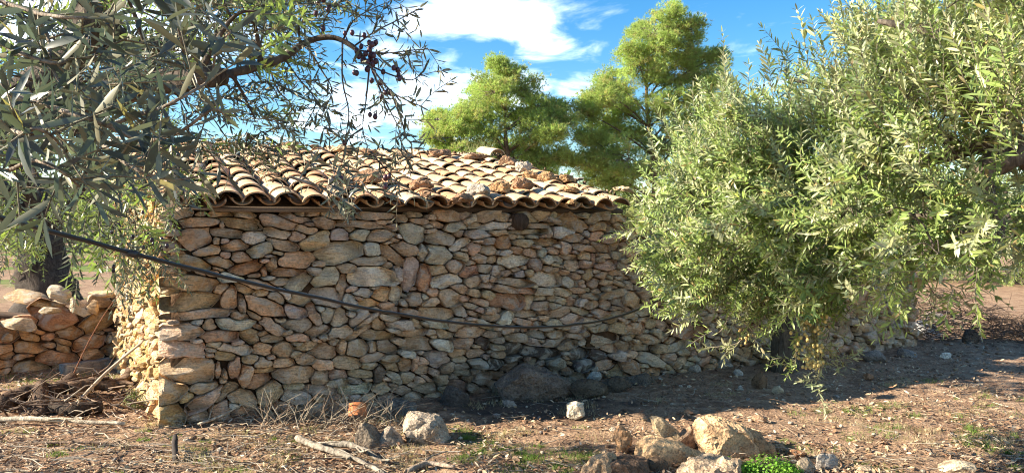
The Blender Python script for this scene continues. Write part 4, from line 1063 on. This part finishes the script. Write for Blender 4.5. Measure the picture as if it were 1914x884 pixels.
# ------------------------------------------------------------------ pines
def pine(label, px, d, blobs, top_py, seed):
    random.seed(seed); rng = np.random.default_rng(seed)
    base = Vector(((px-CX)/F*d, d, 0)); root = thing('pine_tree', label, 'tree', base, 'pine trees behind the hut')
    top = P(px, top_py+20, d)
    mb = MB(); tp = spline([base+Vector((0, 0, -.3)), base.lerp(top, .35)+Vector((.15, 0, 0)), base.lerp(top, .7)+Vector((-.1, .1, 0)), top], 18)
    tube(mb, tp, [lerp(.14, .015, i/18) for i in range(19)], 10, (.17, .12, .09), .2, 5); mb.build('trunk', M_BARK, root)
    bt = MB(); Vs, ts = [], []
    for bx, by, br in blobs:
        c = P(bx, by, d); r = br/F*d*.96; c.y += rnd(-1, 1)*min(1.6, 1.1*r+.5)
        z = max(.8, c.z-1.0*abs(c.x-base.x)*.55-r*.5); k = min(range(19), key=lambda i: abs(tp[i].z-z)); q = tp[k]
        pts = spline([q, q.lerp(c, .55)+Vector((0, 0, .1)), c], 6)
        tube(bt, pts, [lerp(.04, .014, i/6) for i in range(7)], 5, (.15, .115, .09), .1)
        for _ in range(int(9+18*r)):           # flat pads of needle tufts, gaps between them
            v = rvec(); e0 = c+Vector((v.x, v.y, v.z*.8+.05))*r*rnd(.35, 1.15); pr = rnd(.20, .40)
            tube(bt, [c, c.lerp(e0, .5)+rvec()*.1, e0], [.014, .010, .006], 4, (.24, .19, .15), cap=False)
            padk = rng.uniform(.78, 1.22)
            for _ in range(8):
                w = rvec(); e = e0+Vector((w.x, w.y, w.z*.55))*pr*rnd(.4, 1.1)
                tube(bt, [e0, e], [.006, .003], 3, (.26, .21, .16), cap=False)
                m, kk = 8, 13
                ce = np.array(e)+rng.normal(0, 1, (m, 3))*np.array([.10, .10, .07])
                out = np.array((e-c).normalized())*.8+np.array([0, 0, .5])
                cen = np.repeat(ce, kk, 0)
                dr = rng.normal(0, 1, (m*kk, 3))*.7+out; dr /= np.linalg.norm(dr, axis=1, keepdims=True)
                sd = np.cross(dr, rng.normal(0, 1, (m*kk, 3))); sd /= np.linalg.norm(sd, axis=1, keepdims=True)+1e-9
                ln = rng.uniform(.07, .15, (m*kk, 1)); wd = .0052
                Vs.append(np.stack([cen-sd*wd, cen+sd*wd, cen+dr*ln], 1).reshape(-1, 3))
                base_t = np.array([.37, .45, .15]) if rng.random() > .15 else np.array([.46, .42, .18])
                ts.append(np.repeat((base_t*padk*rng.uniform(.85, 1.15))[None], m*kk*3, 0))
    V = np.concatenate(Vs); t = np.concatenate(ts)
    bt.build('branches', M_BARK, root)
    o = link('crown', np_mesh('crown', V-np.array(base), [np.arange(len(V)).reshape(-1, 3)], t), M_NEEDLE, root); o['kind'] = 'stuff'
pine('smaller rounded pine tree rising behind the middle of the roof', 950, 24,
     [(945, 142, 30), (905, 160, 28), (982, 165, 28), (925, 180, 42), (965, 200, 42), (890, 205, 40), (1005, 205, 28), (860, 235, 38), (910, 245, 48), (822, 225, 24), (815, 255, 24), (845, 275, 34),
      (1000, 245, 34), (1042, 195, 18), (1045, 225, 20), (1030, 255, 24), (955, 270, 46), (1000, 290, 34), (900, 285, 40), (1045, 292, 18), (1020, 312, 24), (960, 310, 36), (930, 128, 14), (880, 310, 34), (840, 305, 24)], 112, 61)
pine('taller pine tree behind the right end of the roof', 1215, 25,
     [(1200, 48, 20), (1242, 48, 28), (1280, 62, 20), (1215, 85, 40), (1265, 95, 38), (1300, 105, 22), (1175, 105, 28), (1190, 140, 42), (1250, 140, 44), (1145, 150, 28), (1300, 140, 34), (1328, 115, 14), (1325, 165, 22),
      (1130, 185, 26), (1170, 190, 38), (1225, 200, 46), (1285, 195, 44), (1105, 180, 16), (1100, 215, 24), (1140, 235, 42), (1190, 250, 46), (1250, 255, 46), (1095, 260, 26), (1125, 280, 38), (1090, 305, 24), (1170, 300, 44), (1120, 325, 34), (1225, 310, 44), (1160, 345, 40), (1300, 260, 40), (1320, 220, 26), (1280, 320, 40)], 30, 62)
random.seed(78); np.random.seed(78)

# ------------------------------------------------------------------ hose
mb = MB()
hp = [P(-120, 372, 1.8), P(0, 407, 2.0), P(110, 435, 2.25), P(240, 472, 2.5), P(400, 513, 2.85), P(560, 549, 3.2), P(720, 582, 3.6), P(860, 604, 3.95), P(960, 611, 4.2), P(1060, 608, 4.45), P(1150, 592, 4.7), P(1240, 556, 4.95), P(1295, 515, 5.15), P(1340, 450, 5.3)]
tube(mb, [p+Vector((0, 0, .006*noise.noise(p*2.3)+.003*noise.noise(p*7))) for p in spline(hp, 120)], [.0075]*121, 10)
hose = mb.build('irrigation_hose', M_HOSE)
tag(hose, 'thin black irrigation hose sagging across the front of the hut', 'hose')
mb = MB(); tie = P(244, 473, 2.5); tube(mb, [tie+Vector((-.022, 0, .005)), tie+Vector((.022, 0, -.006))], [.013, .013], 10, (1, 1, 1)); mb.build('coupling', M_HOSE, hose)

# ------------------------------------------------------------------ sticks and dead wood
def stick(name, ctrl, r0, r1, tint, label, cat='branch', forks=0, wob=.15, m=None):
    pts = spline(ctrl, len(ctrl)*5); mb = MB()
    tube(mb, pts, [lerp(r0, r1, i/(len(pts)-1)) for i in range(len(pts))], 7, tint, wob+(.3 if name == 'fallen_branch' else .12), 22)
    for _ in range(forks):
        i = random.randrange(2, len(pts)-1); d = (pts[i]-pts[i-1]).normalized()+rvec()*.9; d.z = abs(d.z)*.4
        L = rnd(.08, .3); q = pts[i]
        tube(mb, [q, q+d*L*.5+rvec()*.02, q+d*L], [r1*.8, r1*.5, r1*.25], 4, tint, cap=False)
    return tag(mb.build(name, m or (M_BARK if name == 'fallen_branch' else M_WOOD)), label, cat)
def gp(px, py, z=.02): p = G(px, py); p.z = gh(p.x, p.y)+z; return p
PALE, GREY, DKW = (.50, .43, .33), (.30, .26, .21), (.10, .065, .045)
a = gp(140, 760); stick('stick', [a, P(205, 690, 6.75), P(272, 634, 6.6)], .018, .010, (.40, .33, .25), 'straight grey stick leaning on the lit corner of the hut', 'stick')
stick('twig', [gp(128, 720), P(165, 640, 7.1), P(200, 580, 7.1), P(232, 540, 7.0)], .006, .003, (.22, .10, .06), 'thin reddish twig arching up in front of the low wall', 'twig', wob=0)
stick('fallen_branch', [gp(-20, 790, .05), gp(60, 792, .05), gp(130, 797, .05), gp(235, 802, .04)], .022, .014, PALE, 'bleached white branch lying at the bottom left', forks=3)
stick('fallen_branch', [gp(555, 822, .03), gp(600, 845, .05), gp(650, 862, .05), gp(720, 890, .03)], .026, .014, GREY, 'grey cracked branch lying in the foreground, lower of two', forks=4)
stick('fallen_branch', [gp(605, 838, .04), gp(650, 842, .06), gp(690, 855, .05), gp(715, 868, .03)], .024, .014, GREY, 'shorter grey branch lying just behind the cracked one', forks=3)
stick('fallen_branch', [gp(760, 884, .02), gp(800, 872, .03), gp(850, 878, .02)], .022, .012, (.38, .3, .23), 'weathered branch end at the bottom edge below the big grey boulder', forks=1)
stick('log', [gp(0, 768, .06), gp(50, 752, .10), gp(110, 748, .12), gp(135, 735, .14)], .085, .06, DKW, 'dark crooked log in the dead wood heap at the left', 'log', 3, .4, M_BARK)
stick('log', [gp(130, 748, .10), gp(175, 742, .12), gp(230, 735, .12), gp(252, 705, .14)], .07, .045, (.17, .11, .07), 'brown bent log reaching the foot of the hut corner', 'log', 3, .4, M_BARK)
stick('log', [gp(100, 770, .05), gp(140, 775, .06), gp(190, 768, .05)], .055, .05, (.06, .045, .035), 'short black log under the leaning stick', 'log', 0, .4, M_BARK)
stick('stump', [gp(78, 775, -.02), gp(76, 762, .10), gp(78, 752, .17)], .065, .055, DKW, 'short dark stump end in the dead wood heap', 'stump', 0, .35, M_BARK)
stick('fallen_branch', [gp(370, 800, .02), gp(420, 795, .08), gp(478, 772, .14)], .011, .007, PALE, 'pale stick pointing up in front of the wall foot', forks=1)
stick('stick', [gp(388, 797, .02), gp(410, 775, .2), gp(440, 735, .3)], .005, .003, (.42, .36, .27), 'thin pale stalk bent against the wall foot', 'stick')
stick('stick', [gp(330, 862, .0), gp(326, 852, .08), gp(328, 842, .10)], .022, .018, (.05, .04, .035), 'black stake end sticking out of the litter', 'stick')
stick('fallen_branch', [gp(60, 830, .02), gp(150, 836, .03), gp(240, 838, .02), gp(330, 850, .02)], .012, .006, (.2, .14, .1), 'dark thin branch lying in the leaf litter at the bottom left', forks=4)
rust = stick('rebar', [gp(900, 716, .10), gp(950, 722, .11), gp(985, 735, .08)], .012, .012, (.13, .045, .025), 'rusty iron bar lying against the large boulder', 'bar')
mb = MB()
for _ in range(120):
    p = gp(rnd(0, 245), rnd(728, 785), rnd(.0, .14)); a = rnd(0, 6.28); d = Vector((math.cos(a), math.sin(a)*.6, rnd(-.15, .5))); L = rnd(.12, .5)
    q = p+d*L*.5+rvec()*.05; tube(mb, [p, q, q+(d+rvec()*.6)*L*.5], [rnd(.004, .011), .005, .002], 5, random.choice([(.12, .08, .06), (.24, .17, .12), (.40, .33, .25), (.07, .05, .04)]), .2, 20, cap=False)
tag(mb.build('dead_twigs', M_WOOD), 'tangle of broken dead twigs heaped over the logs at the left', 'twigs')
# dry brush at the wall foot
mb = MB()
for _ in range(150):
    p = gp(rnd(470, 745), rnd(772, 806), 0)
    d = Vector((rnd(-.9, 1), rnd(-.5, .3), rnd(.3, 1.1))).normalized(); L = rnd(.12, .42)
    q = p+d*L*.5+rvec()*.03; e = q+(d+Vector((rnd(-.4, .6), 0, -.2)))*L*.5
    t = random.choice([(.42, .36, .27), (.33, .27, .2), (.2, .15, .11)])
    tube(mb, [p, q, e], [.0045, .0032, .0014], 4, t, cap=False)
    if random.random() < .6: tube(mb, [q, q+(d+rvec()*.8)*L*.3], [.0026, .001], 3, t, cap=False)
tag(mb.build('dry_brush', M_WOOD), 'tangle of dry leafless twigs at the foot of the wall', 'brush')
# brush heap on the right
mb = MB(); c = G(1835, 640)
for _ in range(900):
    x = rnd(-1.0, 1.25); y = rnd(-.1, 1.2); hgt = max(.05, .52*math.exp(-((x+.15)/.65)**2)+.18)
    p = c+Vector((x, y, rnd(0, hgt)))
    d = Vector((rnd(-1, 1), rnd(-1, 1), rnd(-.2, .35))).normalized(); L = rnd(.15, .5)
    t = random.choice([(.12, .08, .055), (.18, .12, .085), (.08, .055, .04)])
    tube(mb, [p-d*L*.5, p+rvec()*.03, p+d*L*.5], [.006, .005, .002], 3, t, cap=False)
tag(mb.build('brush_heap', M_WOOD), 'heap of cut brown brushwood lying beyond the wall end on the right', 'brush heap')

# ------------------------------------------------------------------ ground cover
def flakes():
    n = 44000; rng = np.random.default_rng(5)
    d = 4.6+rng.uniform(0, 1, n)**1.5*8.5; px = rng.uniform(-60, 1990, n); x = (px-CX)/F*d; y = d
    keep = np.array([noise.noise(Vector((a*.9, b*.9, 7))) for a, b in zip(x, y)])*1.3+np.array([noise.noise(Vector((a*3.1, b*3.1, 2))) for a, b in zip(x, y)])*.9+rng.uniform(-.45, .45, n) > -.12
    keep &= ~((px > 640) & (px < 1500) & (d > 6.2) & (rng.random(n) < .6))
    x, y = x[keep], y[keep]; n = len(x)
    z = np.array([gh(a, b) for a, b in zip(x, y)])+rng.uniform(.006, .03, n)
    a = rng.uniform(0, 6.283, n); dr = np.stack([np.cos(a), np.sin(a), rng.normal(0, .28, n)], 1); dr /= np.linalg.norm(dr, axis=1, keepdims=True)
    nn = np.stack([rng.normal(0, .35, n), rng.normal(0, .35, n), np.ones(n)], 1)
    l = rng.uniform(.022, .06, n); w = l*rng.uniform(.2, .5, n)
    V = leaf_verts(np.stack([x, y, z], 1), dr, nn, l, w, rng.uniform(-.25, .25, n))
    pal = np.array([(.44, .33, .21), (.34, .22, .135), (.20, .12, .075), (.12, .075, .05), (.54, .44, .32), (.36, .20, .115), (.30, .20, .13), (.48, .36, .22)])
    t = pal[rng.integers(0, len(pal), n)]*rng.uniform(.75, 1.2, (n, 1)); off = np.arange(n)*8
    o = link('leaf_litter', np_mesh('leaf_litter', V.reshape(-1, 3), [(off[:, None, None]+LF3).reshape(-1, 3), (off[:, None, None]+LF4).reshape(-1, 4)], np.repeat(t, 8, 0), True), M_LITTER)
    tag(o, 'fallen dry leaves scattered over the earth in front of the hut', 'leaf litter', None, 'stuff')
flakes()
def gravel():
    mb = MB(); bm = bmesh.new(); bmesh.ops.create_icosphere(bm, subdivisions=1, radius=1); bv = [v.co.copy() for v in bm.verts]; bm.verts.index_update(); bf = [tuple(v.index for v in f.verts) for f in bm.faces]; bm.free()
    for _ in range(1500):
        d = 4.7+random.random()**1.4*7; px = rnd(-40, 1960); x, y = (px-CX)/F*d, d
        r = rnd(.006, .022)*(1.6 if random.random() < .08 else 1); c = Vector((x, y, gh(x, y)+r*.45))
        t = random.choice([(.40, .30, .2), (.30, .2, .13), (.52, .45, .36), (.2, .13, .09), (.36, .33, .30)]); a = rnd(0, 6.28)
        sx, sy, sz = rnd(.8, 1.4), rnd(.7, 1.1), rnd(.5, .9)
        vs = []
        for v in bv:
            q = v*(1+rnd(-.22, .22)); X, Y = q.x*sx, q.y*sy
            vs.append(c+Vector((X*math.cos(a)-Y*math.sin(a), X*math.sin(a)+Y*math.cos(a), q.z*sz))*r)if False else vs.append(c+Vector(((X*math.cos(a)-Y*math.sin(a))*r, (X*math.sin(a)+Y*math.cos(a))*r, q.z*sz*r)))
        mb.add(vs, bf, t)
    tag(mb.build('gravel', M_ROCK, None, smooth=False), 'small pebbles and clods strewn over the bare ground', 'gravel', None, 'stuff')
gravel()
def twig_litter():
    mb = MB()
    for _ in range(1100):
        if random.random() < .72: px, py = rnd(-30, 760), rnd(785, 890)
        else: px, py = rnd(700, 1914), rnd(720, 890)
        p = gp(px, py, rnd(.005, .035)); a = rnd(0, 6.28); L = rnd(.06, .3); d = Vector((math.cos(a), math.sin(a)*.8, rnd(-.05, .18)))
        t = random.choice([(.40, .33, .25), (.28, .21, .15), (.16, .11, .08), (.46, .4, .32)]); r = rnd(.0015, .0045)
        tube(mb, [p, p+d*L*.5+rvec()*.02, p+d*L], [r, r*.8, r*.4], 3, t, cap=False)
    tag(mb.build('twig_litter', M_WOOD), 'broken dry twigs strewn over the litter in the foreground', 'twig litter', None, 'stuff')
twig_litter()
def blades(name, label, spots, tints, hgt, cat='grass', kind='stuff'):
    V, t = [], []
    for p, rad, n, hs in spots:
        for _ in range(n):
            a = rnd(0, 6.28); r = rad*math.sqrt(random.random()); b = p+Vector((math.cos(a)*r, math.sin(a)*r*.8, 0)); 
            h = hgt*hs*rnd(.5, 1.2); l = Vector((rnd(-.5, .5), rnd(-.5, .5), 1))*h; s = Vector((math.cos(a+1), math.sin(a+1), 0))*rnd(.0015, .003)
            V += [b-s, b+s, b+l]; c = random.choice(tints); k = rnd(.8, 1.2); t += [[x*k for x in c]]*3
    o = link(name, np_mesh(name, np.array([tuple(v) for v in V]), [np.arange(len(V)).reshape(-1, 3)], np.array(t)), M_GRASS)
    return tag(o, label, cat, None, kind)
gs = []
for _ in range(230):
    r = random.random()
    if r < .45: px, py = rnd(850, 1120), rnd(795, 884)
    elif r < .7: px, py = rnd(1560, 1914), rnd(750, 850)
    elif r < .85: px, py = rnd(1450, 1914), rnd(690, 880)
    else: px, py = rnd(0, 700), rnd(800, 884)
    p = gp(px, py, -.005)
    if noise.noise(Vector((p.x*1.6, p.y*1.6, 3))) < -.05: continue
    gs.append((p, rnd(.04, .15), int(rnd(40, 130)), rnd(.6, 1.2)))
for _ in range(60):
    gs.append((gp(rnd(0, 230), rnd(694, 730), -.005), .2, 40, .8))
blades('grass', 'thin patches of short green grass on the open ground', gs, [(.16, .24, .05), (.20, .24, .08), (.12, .2, .04)], .035)
sg = []
for _ in range(260):
    px, py = (rnd(-20, 800), rnd(770, 890)) if random.random() < .5 else (rnd(800, 1914), rnd(700, 890))
    p = gp(px, py, -.005)
    if noise.noise(Vector((p.x*1.3, p.y*1.3, 9))) < .02: continue
    sg.append((p, rnd(.06, .2), int(rnd(30, 90)), rnd(.5, 1.1)))
blades('straw', 'dry straw coloured grass lying in drifts on the open ground', sg, [(.44, .36, .22), (.36, .28, .17), (.5, .43, .29)], .05)
tg = []
for px, py in ((895, 283), (912, 285), (880, 288)): tg.append((roof_px(px, py+8, .0)+Vector((0, .12, 0)), .12, 60, 1.0))
blades('dry_grass', 'dry yellow tuft of grass growing behind the roof ridge', tg, [(.36, .34, .17), (.28, .29, .12)], .26, 'grass')
def leafy_plant(name, label, spots, n, leaf, tints, cat):
    acc = Leaves()
    for p, rx, rz in spots:
        for _ in range(n):
            v = rvec(); v.z = abs(v.z); q = p+Vector((v.x*rx, v.y*rx*.8, v.z*rz))*rnd(.6, 1)
            nn = (v+rvec()*.4+Vector((0, 0, .5))).normalized(); d = nn.cross(rvec()).normalized()
            c = random.choice(tints); k = rnd(.8, 1.25); l = leaf*rnd(.7, 1.2)
            acc.add(q, d, nn, l, l*.85, .1, np.array(c)*k)
    root = thing(name, label, cat, spots[0][0])
    p, d, nn, l, w, c, t = acc.arrays(); V = leaf_verts(p, d, nn, l, w, c)-np.array(root.location); m = len(l); off = np.arange(m)*8
    o = link('foliage', np_mesh('foliage', V.reshape(-1, 3), [(off[:, None, None]+LF3).reshape(-1, 3), (off[:, None, None]+LF4).reshape(-1, 4)], np.repeat(t, 8, 0), True), M_GRASS, root); o['kind'] = 'stuff'
    mb = MB()
    for q in p[::5]:
        s0 = Vector(spots[0][0])+(Vector(q)-Vector(spots[0][0]))*.5; s0.z = root.location.z; tube(mb, [s0, Vector(q)], [.002, .001], 3, (.15, .25, .05), cap=False)
    mb.build('stem', M_GRASS, root)
leafy_plant('clover', 'bright green clover clump in front of the heap of rocks', [(gp(1440, 888), .17, .13), (gp(1395, 890), .10, .08), (gp(1475, 892), .10, .08)], 420, .016, [(.17, .36, .04), (.23, .42, .06), (.12, .27, .03)], 'plant')
leafy_plant('clover', 'little green sprig under the edge of the largest rock of the heap', [(gp(1325, 868), .06, .06), (gp(1360, 866), .05, .04)], 60, .02, [(.20, .38, .05), (.16, .3, .04)], 'plant')
leafy_plant('shrub', 'small grey green shrub at the foot of the lit hut corner', [(gp(250, 762), .11, .16)], 260, .018, [(.16, .18, .08), (.2, .2, .1)], 'shrub')
